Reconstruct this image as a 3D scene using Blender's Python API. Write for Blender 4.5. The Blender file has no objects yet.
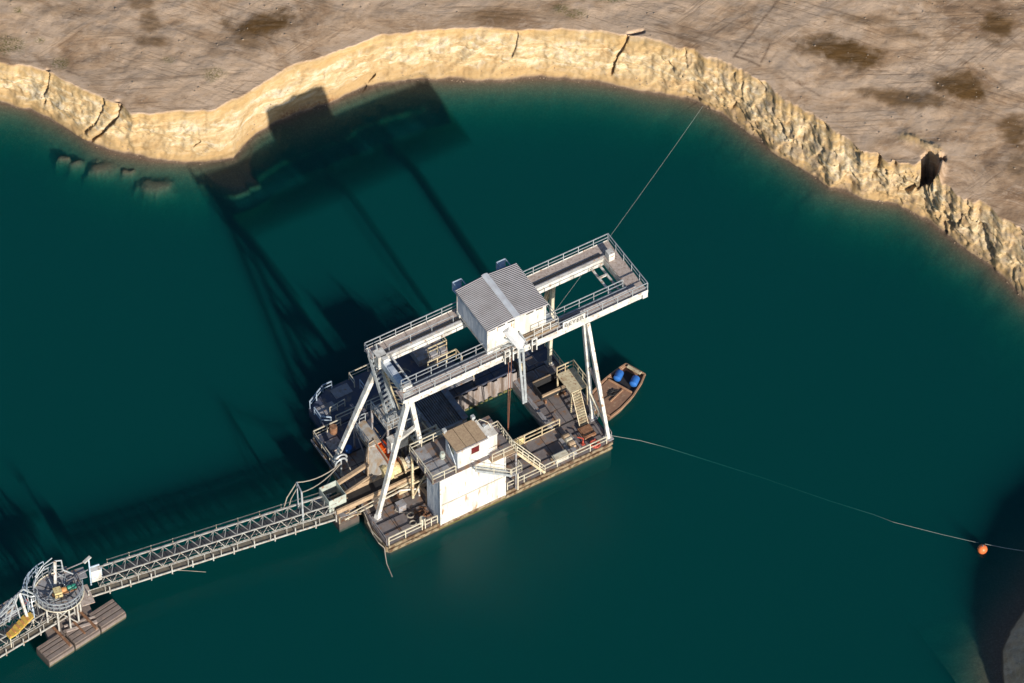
import bpy, math, random
import numpy as np
from mathutils import Vector, Matrix
random.seed(7); rng = np.random.RandomState(11)
sc = bpy.context.scene
COL = sc.collection
PI = math.pi

# ------------------------------------------------------------------ camera geometry (aerial, long lens)
F = 5000.; DIST = 500.; PITCH = math.radians(50); TH = math.radians(30.7)
CP, SP = math.cos(PITCH), math.sin(PITCH)
CAM = (0, -DIST*CP, DIST*SP)
def W(px, py, z=0.):                      # ground-survey helper: photo pixel at a known height -> world metres
    a = (px-512)/F; b = (341.5-py)/F
    d = (a, CP+b*SP, -SP+b*CP)
    t = (z-CAM[2])/d[2]
    return Vector((CAM[0]+t*d[0], CAM[1]+t*d[1], z))
def PXn(x, y, z):
    r0, r1, r2 = x-CAM[0], y-CAM[1], z-CAM[2]
    dep = r1*CP-r2*SP; up = r1*SP+r2*CP
    return 512+F*r0/dep, 341.5-F*up/dep

class Frame:
    def __init__(s, o, ang):
        s.o = Vector((o[0], o[1], 0)); s.a = ang
        s.M = Matrix.Translation(s.o) @ Matrix.Rotation(ang, 4, 'Z'); s.I = s.M.inverted()
    def at(s, px, py, z):                 # pixel + height -> local point
        return s.I @ W(px, py, z)
    def w(s, p): return s.M @ Vector(p)
D = Frame(W(387, 554, 0), TH)             # dredger: x along the hull, y away from the camera
C = Frame((-18.7, -23.1), math.radians(22.05))   # main conveyor
K = Frame((-46.9, -37.2), math.radians(38))      # second conveyor
T = Frame((-43.0, -34.75), math.radians(22))     # turning platform
P = Frame((-41.0, -36.55), math.radians(40))     # box floats
WF = Frame((0, 0), 0)

# ------------------------------------------------------------------ materials
MATS = {}
def nt(m): return m.node_tree.nodes, m.node_tree.links
def mat(name, base, dirt=None, rough=.6, metal=0., scale=1.2, lo=.42, hi=.66, streak=False, bump=.0, spec=.4, dirt2=None, s2=5., lo2=.55, hi2=.7):
    if name in MATS: return MATS[name]
    m = bpy.data.materials.new(name); m.use_nodes = True
    N, Lk = nt(m); b = N['Principled BSDF']
    b.inputs['Roughness'].default_value = rough; b.inputs['Metallic'].default_value = metal
    b.inputs['Specular IOR Level'].default_value = spec
    geo = N.new('ShaderNodeTexCoord'); mp = N.new('ShaderNodeMapping')
    Lk.new(geo.outputs['Object'], mp.inputs['Vector'])
    mp.inputs['Scale'].default_value = (1, 1, .18) if streak else (1, 1, 1)
    no = N.new('ShaderNodeTexNoise'); no.inputs['Scale'].default_value = scale; no.inputs['Detail'].default_value = 6; no.inputs['Roughness'].default_value = .65
    Lk.new(mp.outputs[0], no.inputs['Vector'])
    mr = N.new('ShaderNodeMapRange'); mr.inputs[1].default_value = lo; mr.inputs[2].default_value = hi
    Lk.new(no.outputs[0], mr.inputs[0])
    mx = N.new('ShaderNodeMix'); mx.data_type = 'RGBA'
    mx.inputs[6].default_value = (*base, 1); mx.inputs[7].default_value = (*(dirt or [c*.75 for c in base]), 1)
    Lk.new(mr.outputs[0], mx.inputs[0]); out = mx.outputs[2]
    if dirt2:
        n2 = N.new('ShaderNodeTexNoise'); n2.inputs['Scale'].default_value = s2; n2.inputs['Detail'].default_value = 5
        Lk.new(mp.outputs[0], n2.inputs['Vector'])
        r2 = N.new('ShaderNodeMapRange'); r2.inputs[1].default_value = lo2; r2.inputs[2].default_value = hi2
        Lk.new(n2.outputs[0], r2.inputs[0])
        m2 = N.new('ShaderNodeMix'); m2.data_type = 'RGBA'; m2.inputs[7].default_value = (*dirt2, 1)
        Lk.new(r2.outputs[0], m2.inputs[0]); Lk.new(out, m2.inputs[6]); out = m2.outputs[2]
    Lk.new(out, b.inputs['Base Color'])
    if bump:
        bp = N.new('ShaderNodeBump'); bp.inputs['Strength'].default_value = bump; bp.inputs['Distance'].default_value = .05
        Lk.new(no.outputs[0], bp.inputs['Height']); Lk.new(bp.outputs[0], b.inputs['Normal'])
    MATS[name] = m; return m
M_white = mat('white_paint', (.66, .66, .63), (.42, .40, .36), .45, scale=1.1, lo=.44, hi=.62, dirt2=(.30, .17, .09), s2=2.6, lo2=.60, hi2=.70)
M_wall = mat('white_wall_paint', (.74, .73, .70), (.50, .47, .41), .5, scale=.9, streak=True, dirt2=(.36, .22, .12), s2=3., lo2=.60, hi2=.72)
M_shade_wall = mat('streaked_white_shade_blue', (.60, .64, .68), (.36, .42, .50), .5, scale=1.6, streak=True, lo=.45, hi=.56)  # white steel on the shaded left faces, the blue of the shade painted in
M_cream = mat('cream_paint', (.60, .53, .36), (.40, .30, .18), .55, scale=1.5, dirt2=(.26, .13, .07), s2=4)
M_rail = mat('cream_rail_paint', (.62, .58, .46), (.45, .38, .28), .5, scale=2)
M_galv = mat('galvanised_steel', (.50, .54, .56), (.34, .36, .38), .4, metal=.3, scale=2)
M_grey = mat('grey_weathered_steel', (.30, .30, .32), (.20, .19, .19), .6, scale=1.3, dirt2=(.25, .15, .09), s2=3)
M_deck = mat('deck_plate_steel', (.185, .165, .165), (.13, .11, .11), .75, scale=1.0, dirt2=(.21, .125, .08), s2=1.6, lo2=.52, hi2=.66, bump=.3)
M_deckwarm = mat('worn_warm_deck_steel', (.26, .21, .17), (.17, .14, .13), .75, scale=1.2, dirt2=(.24, .12, .06), s2=2.4, lo2=.5, hi2=.66, bump=.3)
M_seam = mat('dark_deck_underlay', (.035, .035, .04), (.05, .04, .035), .9)
M_hull = mat('rusty_beige_hull', (.27, .215, .14), (.19, .12, .065), .75, scale=1.1, dirt2=(.10, .055, .03), s2=2.2, lo2=.46, hi2=.62, bump=.4)
M_algae = mat('algae_waterline', (.10, .11, .03), (.15, .12, .05), .8, scale=2.5)
M_rust = mat('rusted_steel', (.26, .13, .07), (.14, .065, .035), .85, scale=2.5, bump=.5, dirt2=(.34, .22, .14), s2=4)
M_dark = mat('dark_rubber', (.018, .018, .02), (.03, .028, .028), .7)
M_navy = mat('navy_deck_and_shade', (.05, .065, .11), (.09, .09, .11), .6, scale=1.0, bump=.2, dirt2=(.17, .14, .12), s2=1.6, lo2=.56, hi2=.68)  # navy; on the far deck it is shade put into the colour
M_bluerail = mat('pale_blue_rail_paint', (.42, .52, .62), (.28, .34, .42), .5)
M_walk = mat('pinkish_walkway_planks', (.46, .39, .35), (.33, .265, .23), .8, scale=3, dirt2=(.24, .16, .11), s2=5)
M_roof = mat('grey_corrugated_roofing', (.33, .32, .34), (.27, .26, .27), .5, scale=.8, metal=.1)
M_ridge = mat('pale_ridge_flashing', (.62, .65, .68), (.5, .5, .52), .5)
M_tan = mat('tan_roof_panel', (.42, .31, .20), (.33, .23, .15), .8, scale=3, dirt2=(.24, .16, .10), s2=7)
M_orange = mat('orange_paint', (.75, .13, .015), (.60, .085, .012), .5, scale=2)
M_yellow = mat('yellow_paint', (.62, .42, .08), (.45, .28, .06), .5, scale=2, dirt2=(.25, .15, .07), s2=6)
M_paleyel = mat('pale_yellow_machine_paint', (.66, .56, .30), (.50, .38, .18), .5, scale=2, dirt2=(.25, .15, .07), s2=5)
M_green = mat('green_paint', (.03, .22, .16), (.02, .2, .14), .5)
M_blue = mat('bright_blue_plastic', (.03, .15, .48), (.03, .10, .33), .35)
M_slate = mat('slate_blue_paint', (.16,.18,.22), (.10,.11,.13), .55, dirt2=(.2,.12,.08), s2=3)
M_cyan = mat('mid_blue_paint', (.10, .28, .50), (.08, .2, .36), .5)
M_winred = mat('maroon_blind_glass', (.13, .02, .02), (.09, .02, .02), .15)
M_glass = mat('dark_window_glass', (.02, .03, .04), (.03, .04, .05), .1, spec=.6)
M_rope = mat('pale_rope', (.38, .34, .28), (.28, .24, .2), .9)
M_cable = mat('thin_steel_cable', (.30, .33, .30), (.26, .28, .26), .6)
M_redrope = mat('rust_red_wire_rope', (.24, .10, .06), (.18, .08, .05), .8)
M_buoy = mat('orange_buoy_plastic', (.80, .20, .06), (.65, .15, .05), .4)
M_red = mat('faded_red_paint', (.50, .08, .05), (.35, .07, .05), .6)
M_teal = mat('pale_green_painted_steel', (.42, .47, .42), (.32, .34, .30), .55, dirt2=(.26, .15, .09), s2=2.5, lo2=.6, hi2=.72)
M_greych = mat('pale_grey_worn_chute', (.42, .42, .40), (.34, .28, .22), .6, scale=1.4, streak=True, dirt2=(.36, .25, .15), s2=1.6, lo2=.5, hi2=.66)
M_boat = mat('brown_primer_hull', (.27, .155, .10), (.20, .115, .075), .75, scale=1.6, dirt2=(.36, .24, .16), s2=3, lo2=.55, hi2=.7)
M_boatrim = mat('orange_brown_gunwale', (.42, .25, .15), (.30, .17, .10), .7, scale=2)
M_sheet = mat('sheet_pile_steel', (.30, .27, .26), (.20, .15, .12), .75, scale=1.6, streak=True, lo=.45, hi=.6)
M_truss = mat('weathered_pale_truss_paint', (.44,.44,.41), (.30,.28,.25), .55, scale=1.5, dirt2=(.25,.17,.11), s2=4)
M_grating = mat('dark_walkway_grating', (.13,.12,.10), (.22,.18,.13), .7, scale=2.5)
M_grey3 = mat('dark_float_shell', (.07,.06,.055), (.11,.085,.07), .8)
M_basket = mat('pale_blue_panel', (.42,.58,.80), (.3,.42,.6), .5)
M_navy2 = mat('worn_black_belt', (.035,.04,.05), (.055,.055,.06), .7)
M_tan2 = mat('faded_orange_paint', (.55,.25,.08), (.4,.2,.08), .6)
M_float = mat('weathered_float_steel', (.22, .18, .16), (.16, .125, .11), .8, scale=1.4, streak=False, dirt2=(.28, .21, .17), s2=3, bump=.3)
M_text = mat('black_lettering', (.03, .03, .03), (.04, .04, .04), .6)

# ------------------------------------------------------------------ mesh builder
class MB:
    def __init__(s): s.v = []; s.f = []
    def add(s, vs, fs):
        n = len(s.v); s.v += [tuple(p) for p in vs]; s.f += [tuple(i+n for i in q) for q in fs]; return s
    def box(s, x0, x1, y0, y1, z0, z1):
        return s.add([(x0,y0,z0),(x1,y0,z0),(x1,y1,z0),(x0,y1,z0),(x0,y0,z1),(x1,y0,z1),(x1,y1,z1),(x0,y1,z1)],
            [(3,2,1,0),(4,5,6,7),(0,1,5,4),(1,2,6,5),(2,3,7,6),(3,0,4,7)])
    def bar(s, p, q, w, h=None, up=(0,0,1)):
        h = h or w; p = Vector(p); q = Vector(q); d = (q-p)
        if d.length < 1e-6: return s
        d.normalize(); up = Vector(up)
        if abs(d.dot(up)) > .97: up = Vector((1,0,0))
        a = d.cross(up).normalized()*w/2; b = a.cross(d).normalized()*h/2
        vs = [p-a-b,p+a-b,p+a+b,p-a+b,q-a-b,q+a-b,q+a+b,q-a+b]
        return s.add(vs, [(0,1,2,3),(7,6,5,4),(4,5,1,0),(5,6,2,1),(6,7,3,2),(7,4,0,3)])
    def tube(s, p, q, r, n=8, r2=None):
        r2 = r if r2 is None else r2
        p = Vector(p); q = Vector(q); d = (q-p).normalized()
        up = Vector((0,0,1)) if abs(d.z) < .97 else Vector((1,0,0))
        a = d.cross(up).normalized(); b = a.cross(d)
        vs = [p+(a*math.cos(2*PI*i/n)+b*math.sin(2*PI*i/n))*r for i in range(n)]+[q+(a*math.cos(2*PI*i/n)+b*math.sin(2*PI*i/n))*r2 for i in range(n)]
        fs = [(i,(i+1)%n,(i+1)%n+n,i+n) for i in range(n)]+[tuple(range(n-1,-1,-1)),tuple(range(n,2*n))]
        return s.add(vs, [tuple(reversed(f)) for f in fs])
    def path(s, pts, r, n=6):
        for a, b in zip(pts[:-1], pts[1:]): s.tube(a, b, r, n)
        return s
    def prism(s, pts, z0, z1):
        n = len(pts)
        return s.add([(x,y,z0) for x,y in pts]+[(x,y,z1) for x,y in pts],
            [tuple(range(n-1,-1,-1)),tuple(range(n,2*n))]+[(i,(i+1)%n,(i+1)%n+n,i+n) for i in range(n)])
    def lathe(s, c, prof, n=16, axis='z'):
        c = Vector(c); vs = []
        for r, h in prof:
            for i in range(n):
                a = 2*PI*i/n; x, y = r*math.cos(a), r*math.sin(a)
                vs.append(c+Vector({'z':(x,y,h),'x':(h,x,y),'y':(x,h,y)}[axis]))
        fs = [(k*n+i,k*n+(i+1)%n,(k+1)*n+(i+1)%n,(k+1)*n+i) for k in range(len(prof)-1) for i in range(n)]
        fs += [tuple(range(n-1,-1,-1)), tuple(range((len(prof)-1)*n, len(prof)*n))]
        return s.add(vs, fs)
    def torus(s, c, R, r, n=18, m=6, axis='z', a0=0, a1=2*PI):
        c = Vector(c); pts = []
        for i in range(n+1):
            a = a0+(a1-a0)*i/n; x, y = R*math.cos(a), R*math.sin(a)
            pts.append(c+Vector({'z':(x,y,0),'x':(0,x,y),'y':(x,0,y)}[axis]))
        return s.path(pts, r, m)
    def rail(s, pts, h=1.1, step=1.6, r=.035, mid=True, kick=False):
        pts = [Vector(p) for p in pts]
        for a, b in zip(pts[:-1], pts[1:]):
            L = (b-a).length; k = max(1, round(L/step)); z = Vector((0,0,h)); zm = Vector((0,0,h*.52))
            s.bar(a+z, b+z, 2.2*r, 2.2*r)
            if mid: s.bar(a+zm, b+zm, 1.6*r, 1.6*r)
            if kick: s.bar(a+Vector((0,0,.08)), b+Vector((0,0,.08)), .02, .14)
            for i in range(k+1):
                p = a.lerp(b, i/k); s.bar(p, p+z, 2*r, 2*r)
        return s
    def stair(s, p, q, width, side, n, rail=0.):
        p = Vector(p); q = Vector(q); side = Vector(side).normalized()*width/2
        for sg in (-1, 1): s.bar(p+side*sg, q+side*sg, .07, .24)
        for i in range(n):
            c = p.lerp(q, (i+.5)/n); d = (q-p); d.z = 0; d = d.normalized()*.10
            s.add([c-side-d, c+side-d, c+side+d, c-side+d]+[v-Vector((0,0,.05)) for v in (c-side-d, c+side-d, c+side+d, c-side+d)],
                  [(0,1,2,3),(7,6,5,4),(0,4,5,1),(1,5,6,2),(2,6,7,3),(3,7,4,0)])
        return s
    def build(s, name, m, parent=None, fr=None, off=(0,0,0), smooth=False):
        me = bpy.data.meshes.new(name)
        off = Vector(off) if parent is None else PAR[parent.name][1]
        me.from_pydata([tuple(Vector(v)-off) for v in s.v], [], s.f); me.update()
        import bmesh
        bm = bmesh.new(); bm.from_mesh(me); bmesh.ops.recalc_face_normals(bm, faces=bm.faces); bm.to_mesh(me); bm.free()
        if smooth:
            me.polygons.foreach_set('use_smooth', [True]*len(me.polygons))
            try: me.set_sharp_from_angle(angle=math.radians(40))
            except Exception: pass
        me.materials.append(m)
        o = bpy.data.objects.new(name, me); COL.objects.link(o)
        if parent is not None:
            o.parent = parent; PAR[o.name] = PAR[parent.name]
        else:
            o.matrix_world = fr.M @ Matrix.Translation(off); PAR[o.name] = (fr, off)
        return o
PAR = {}
def tag(o, label=None, cat=None, group=None, kind=None):
    if label: o['label'] = label
    if cat: o['category'] = cat
    if group: o['group'] = group
    if kind: o['kind'] = kind
    return o
def thing(name, label, cat, fr, base, group=None):
    o = bpy.data.objects.new(name, None); COL.objects.link(o); o.empty_display_size = .3
    o.matrix_world = fr.M @ Matrix.Translation(Vector(base)); PAR[o.name] = (fr, Vector(base))
    return tag(o, label, cat, group)
def copy_tree(o, parent=None):
    c = o.copy(); COL.objects.link(c); c.parent = parent
    for ch in list(o.children): copy_tree(ch, c)
    return c
# ------------------------------------------------------------------ terrain, water
def vnoise(x, y, seed=0):
    xi = np.floor(x).astype(np.int64); yi = np.floor(y).astype(np.int64); xf = x-xi; yf = y-yi
    def h(a, b):
        n = (a*374761393+b*668265263+seed*1274126177) & 0xFFFFFFFF
        n = ((n ^ (n >> 13))*1274126177) & 0xFFFFFFFF
        return ((n ^ (n >> 16)) & 0xFFFF)/65535.
    u = xf*xf*(3-2*xf); v = yf*yf*(3-2*yf)
    return (h(xi,yi)*(1-u)+h(xi+1,yi)*u)*(1-v)+(h(xi,yi+1)*(1-u)+h(xi+1,yi+1)*u)*v
def fbm(x, y, o=5, seed=0, g=.5):
    s = 0; a = 1; t = 0
    for k in range(o):
        s = s+a*vnoise(x*2**k+17.3*k, y*2**k-9.1*k, seed+k); t += a; a *= g
    return s/t
def ridged(x, y, o=4, seed=0):
    s = 0; a = 1; t = 0
    for k in range(o):
        s = s+a*(1-abs(2*vnoise(x*2**k+5.1*k, y*2**k+3.7*k, seed+k)-1)); t += a; a *= .5
    return s/t
def sstep(a, b, x):
    t = np.clip((x-a)/(b-a), 0, 1); return t*t*(3-2*t)
BH = 5.0
shore_px = [(-60,92),(-30,97),(0,103),(30,110),(60,124),(90,143),(110,153),(150,161),(200,163),(233,159),(243,147),(256,134),(275,123),(300,113),(330,104),(345,97),(380,85),(420,80),(450,81),(500,81),(530,79),(560,79),(600,84),(640,91),(680,98),(700,104),(720,113),(745,131),(770,150),(800,167),(830,188),(860,198),(900,206),(930,223),(960,246),(990,266),(1024,299),(1060,330),(1090,345)]
rim_px = [(-60,56),(-30,58),(0,62),(30,67),(45,71),(65,82),(85,90),(100,94),(112,101),(122,104),(130,111),(150,113),(180,109),(215,109),(240,97),(270,79),(300,63),(340,48),(380,36),(420,30),(470,27),(520,28),(560,30),(600,33),(640,38),(680,46),(710,58),(745,70),(770,88),(800,104),(830,126),(850,140),(863,149),(879,154),(895,163),(916,162),(926,160),(939,178),(963,196),(984,204),(1008,217),(1024,228),(1060,250),(1090,262)]
def wl(pp, z): return np.array([W(a, b, z)[:2] for a, b in pp])
SH = wl(shore_px, 0); RM = wl(rim_px, BH)
SH = np.vstack([[-420, SH[0,1]+40], [-150, SH[0,1]+10], SH, [150, SH[-1,1]-8], [420, SH[-1,1]-60]])
RM = np.vstack([[-420, RM[0,1]+42], [-150, RM[0,1]+12], RM, [150, RM[-1,1]-6], [420, RM[-1,1]-55]])
def seg_dist(X, Y, P_, closed=False):
    d = np.full(X.shape, 1e9); n = len(P_)
    for i in range(n if closed else n-1):
        a = P_[i]; b = P_[(i+1) % n]; ab = b-a; L2 = max(1e-9, (ab**2).sum())
        t = np.clip(((X-a[0])*ab[0]+(Y-a[1])*ab[1])/L2, 0, 1)
        d = np.minimum(d, np.hypot(X-a[0]-t*ab[0], Y-a[1]-t*ab[1]))
    return d
def inside(X, Y, P_):
    r = np.zeros(X.shape, bool); n = len(P_)
    for i in range(n):
        x1, y1 = P_[i]; x2, y2 = P_[(i+1) % n]
        c = ((y1 > Y) != (y2 > Y)) & (X < (x2-x1)*(Y-y1)/(y2-y1+1e-12)+x1); r ^= c
    return r
SPIT = wl([(203,163),(207,174),(218,182),(236,189),(246,186),(244,180),(256,180),(250,172),(249,160),(256,140),(240,145),(225,158)], 0)
MB_px = [(1110,520),(1060,560),(1036,590),(1022,612),(1008,632),(1001,650),(1001,670),(1004,690),(1012,730),(1040,800),(1120,900)]
MBASE = wl(MB_px, 0)
MRIM = np.array([[74,-14],[69,-17],[65.5,-20],[62.5,-23.5],[60.5,-28],[59.3,-32.5],[58.8,-37],[59.5,-42],[61,-50],[64,-62],[76,-78]])+np.array([-1.,-24.])
MH = 12.
def depth1(X, Y):
    ys = np.interp(X, SH[:,0], SH[:,1])
    d = seg_dist(X, Y, SH[1:-1]); d = np.where(Y > ys, -d, d)
    d = d+(fbm(X*.35, Y*.35, 4, 3)-.5)*1.2*np.clip(d/2, 0, 1)
    dep = np.where(d < 0, d*.2, np.where(d < 5, .28*d+.06*d*d, 2.9+.8*(d-5)))
    sd = seg_dist(X, Y, SPIT, True); ins = inside(X, Y, SPIT)
    sp = np.where(ins, .20+.1*fbm(X*1.5, Y*1.5, 3, 9), .25+1.6*sd)
    dep = np.where(d > 0, np.minimum(dep, sp), dep)
    for px, py, r in [(75,161,.7),(100,166,1.0),(155,184,1.3),(128,170,.4),(62,156,.5)]:   # sunken boulders of clay
        c = W(px, py, 0); rr = np.hypot((X-c.x)*.6, Y-c.y)+(fbm(X*1.7, Y*1.7, 3, 12)-.5)*.8; dep = np.where(d > 0, dep-np.exp(-np.clip(rr/r,0,9)**4)*(dep-.12)*.95, dep)
    return dep
def depth2(X, Y):
    d = seg_dist(X, Y, MBASE); ins = inside(X, Y, np.vstack([MBASE, [[400,-140],[400,-20]]]))
    d = np.where(ins, -d, d); d = d+(fbm(X*.5, Y*.5, 3, 23)-.5)*1.0*np.clip(d/2, 0, 1)
    return np.where(d < 0, d*.2, .07*d+.03*d*d)
def mesh_grid(name, X, Y, Z, m, attrs=None, smooth=True):
    r, c = X.shape
    me = bpy.data.meshes.new(name); me.vertices.add(r*c)
    me.vertices.foreach_set('co', np.stack([X, Y, Z], -1).reshape(-1).astype(np.float32))
    i = np.arange(r-1)[:,None]*c+np.arange(c-1)[None]
    q = np.stack([i, i+1, i+1+c, i+c], -1).reshape(-1)
    nf = (r-1)*(c-1); me.loops.add(nf*4); me.polygons.add(nf)
    me.loops.foreach_set('vertex_index', q.astype(np.int32))
    me.polygons.foreach_set('loop_start', (np.arange(nf)*4).astype(np.int32))
    me.polygons.foreach_set('use_smooth', [smooth]*nf)
    me.update(calc_edges=True)
    for k, a in (attrs or {}).items():
        at = me.attributes.new(k, 'FLOAT', 'POINT'); at.data.foreach_set('value', a.reshape(-1).astype(np.float32))
    me.materials.append(m); o = bpy.data.objects.new(name, me); COL.objects.link(o); return o

# --- ground material -------------------------------------------------------
def ramp(N, stops):
    r = N.new('ShaderNodeValToRGB'); e = r.color_ramp.elements
    while len(e) > 1: e.remove(e[-1])
    e[0].position, e[0].color = stops[0][0], (*stops[0][1], 1)
    for p, c in stops[1:]:
        k = e.new(p); k.color = (*c, 1)
    return r
def mixc(N, Lk, fac, a, b):
    m = N.new('ShaderNodeMix'); m.data_type = 'RGBA'
    for s, v in ((0, fac), (6, a), (7, b)):
        if isinstance(v, bpy.types.NodeSocket): Lk.new(v, m.inputs[s])
        elif s == 0: m.inputs[0].default_value = v
        else: m.inputs[s].default_value = (*v, 1)
    return m.outputs[2]
def noise(N, Lk, co, sc_, det=6, rough=.6, stretch=None, rot=0, dist=0):
    mp = N.new('ShaderNodeMapping'); Lk.new(co, mp.inputs[0])
    mp.inputs['Scale'].default_value = stretch or (1, 1, 1); mp.inputs['Rotation'].default_value = (0, 0, rot)
    n = N.new('ShaderNodeTexNoise'); n.inputs['Scale'].default_value = sc_; n.inputs['Detail'].default_value = det
    n.inputs['Roughness'].default_value = rough; n.inputs['Distortion'].default_value = dist
    Lk.new(mp.outputs[0], n.inputs['Vector']); return n.outputs[0]
def mrange(N, Lk, v, a, b, c=0., d=1.):
    m = N.new('ShaderNodeMapRange'); m.interpolation_type = 'SMOOTHSTEP'
    for i, x in enumerate((a, b, c, d)): m.inputs[i+1].default_value = x
    Lk.new(v, m.inputs[0]); return m.outputs[0]
def mth(N, Lk, op, a, b=0.):
    m = N.new('ShaderNodeMath'); m.operation = op
    for i, v in enumerate((a, b)):
        if isinstance(v, bpy.types.NodeSocket): Lk.new(v, m.inputs[i])
        else: m.inputs[i].default_value = v
    return m.outputs[0]
def attr(N, name):
    a = N.new('ShaderNodeAttribute'); a.attribute_name = name; return a.outputs['Fac']
gm = bpy.data.materials.new('quarry_sand'); gm.use_nodes = True; N, Lk = nt(gm); bs = N['Principled BSDF']
co = N.new('ShaderNodeTexCoord').outputs['Object']
# terrace: grey-brown pressed soil
n1 = noise(N, Lk, co, .11, 10, .62, (1, 1.3, 1), .15, 1.4)
terr = ramp(N, [(.30, (.25,.155,.09)), (.40, (.38,.252,.155)), (.48, (.49,.345,.228)), (.57, (.57,.42,.295)), (.70, (.48,.34,.225))]); Lk.new(n1, terr.inputs[0])
n2 = noise(N, Lk, co, .45, 10, .72, (.55, 1.2, 1), -.35, 2.2)
t2 = mixc(N, Lk, mrange(N, Lk, n2, .50, .66, 0, .6), terr.outputs[0], (.58,.44,.325))
n3 = noise(N, Lk, co, .35, 10, .75, (.5, 1.3, 1), -.3, 2.5)
t3 = mixc(N, Lk, mrange(N, Lk, n3, .52, .68, 0, .65), t2, (.225,.145,.09))
n4 = noise(N, Lk, co, 5., 6, .75); t4 = mixc(N, Lk, mrange(N, Lk, n4, .56, .70, 0, .4), t3, (.17,.12,.085))
n4b = noise(N, Lk, co, 9., 4, .7); t4 = mixc(N, Lk, mrange(N, Lk, n4b, .58, .72, 0, .35), t4, (.60,.50,.41))
def tracks(rot, scl, seed, lo, hi):
    mp = N.new('ShaderNodeMapping'); Lk.new(co, mp.inputs[0]); mp.inputs['Rotation'].default_value = (0,0,rot); mp.inputs['Location'].default_value = (seed, seed*2, 0)
    wv = noise(N, Lk, mp.outputs[0], 2.0, 3, .65, (.03, 1.5, 1), 0, .12)
    p = noise(N, Lk, mp.outputs[0], .10, 3, .5, (.5, 1.3, 1))
    q = noise(N, Lk, mp.outputs[0], 1.1, 5, .6, (.4, 1, 1))
    return mth(N, Lk, 'MULTIPLY', mth(N, Lk, 'MULTIPLY', mrange(N, Lk, wv, .54, .585), mrange(N, Lk, p, lo, hi)), mrange(N, Lk, q, .36, .55))
tr1 = tracks(.40, .85, 3, .44, .56); tr2 = tracks(-.06, .7, 11, .48, .6); tr3 = tracks(-.75, .8, 23, .53, .62)
tt = mth(N, Lk, 'MAXIMUM', mth(N, Lk, 'MAXIMUM', tr1, tr2), tr3)
t5 = mixc(N, Lk, mth(N, Lk, 'MULTIPLY', tt, .45), t4, (.20,.13,.08))
t5 = mixc(N, Lk, mth(N, Lk, 'MULTIPLY', attr(N, 'rut'), .85), t5, (.13,.085,.055))
n5 = noise(N, Lk, co, .9, 7, .7, (.35, 1.4, 1), -.3, .8)
damp = mth(N, Lk, 'MULTIPLY', attr(N, 'damp'), mrange(N, Lk, n5, .28, .58, .72, 1.0))
t6 = mixc(N, Lk, damp, t5, (.125,.068,.024))
moss = mth(N, Lk, 'MULTIPLY', attr(N, 'moss'), mrange(N, Lk, n4, .40, .60))
t7 = mixc(N, Lk, moss, t6, (.15,.13,.045))
# cut bank: cream sand, ochre top, pale layers
hgt = attr(N, 'hgt')
nb = noise(N, Lk, co, .55, 10, .66, (.6, .6, 2.6), .2, 1.2)
bk = ramp(N, [(.28, (.34,.215,.105)), (.42, (.46,.32,.165)), (.52, (.53,.405,.235)), (.62, (.60,.51,.37)), (.80, (.43,.30,.16))]); Lk.new(nb, bk.inputs[0])
nb2 = noise(N, Lk, co, 3.2, 6, .7)
b2 = mixc(N, Lk, mrange(N, Lk, nb2, .50, .70, 0, .6), bk.outputs[0], (.31,.205,.11))
hw = mth(N, Lk, 'ADD', hgt, mth(N, Lk, 'MULTIPLY', mth(N, Lk, 'SUBTRACT', noise(N, Lk, co, .5, 5, .6), .5), .6))
b3 = mixc(N, Lk, mrange(N, Lk, hw, .74, .95, 0, .6), b2, (.46,.295,.12))
b3 = mixc(N, Lk, mrange(N, Lk, hw, .42, .16, 0, .75), b3, (.40,.26,.12))
rough_ = attr(N, 'rgh')
b4 = mixc(N, Lk, mth(N, Lk, 'MULTIPLY', mth(N, Lk, 'MULTIPLY', rough_, mrange(N, Lk, noise(N, Lk, co, 1.1, 7, .7), .46, .62)), .65), b3, (.27,.20,.14))
bx = mixc(N, Lk, mth(N, Lk, 'MULTIPLY', attr(N, 'redb'), mrange(N, Lk, nb2, .35, .6)), b4, (.16,.06,.03))
base = mixc(N, Lk, attr(N, 'bank'), t7, bx)
# wet gravel strip and lake bed
nw = noise(N, Lk, co, 5, 5, .7)
bed = mixc(N, Lk, mrange(N, Lk, nw, .40, .75), (.12,.085,.06), (.175,.13,.095))
fin = mixc(N, Lk, attr(N, 'bed'), base, bed)
Lk.new(fin, bs.inputs['Base Color']); bs.inputs['Roughness'].default_value = .95; bs.inputs['Specular IOR Level'].default_value = .1
bmp = N.new('ShaderNodeBump'); bmp.inputs['Strength'].default_value = .8; bmp.inputs['Distance'].default_value = .15
hh = mth(N, Lk, 'ADD', mth(N, Lk, 'MULTIPLY', noise(N, Lk, co, 1.3, 10, .74, (.8, 1.1, 1), -.3, .4), .8), mth(N, Lk, 'MULTIPLY', tt, -.10))
Lk.new(hh, bmp.inputs['Height']); Lk.new(bmp.outputs[0], bs.inputs['Normal'])

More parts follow.
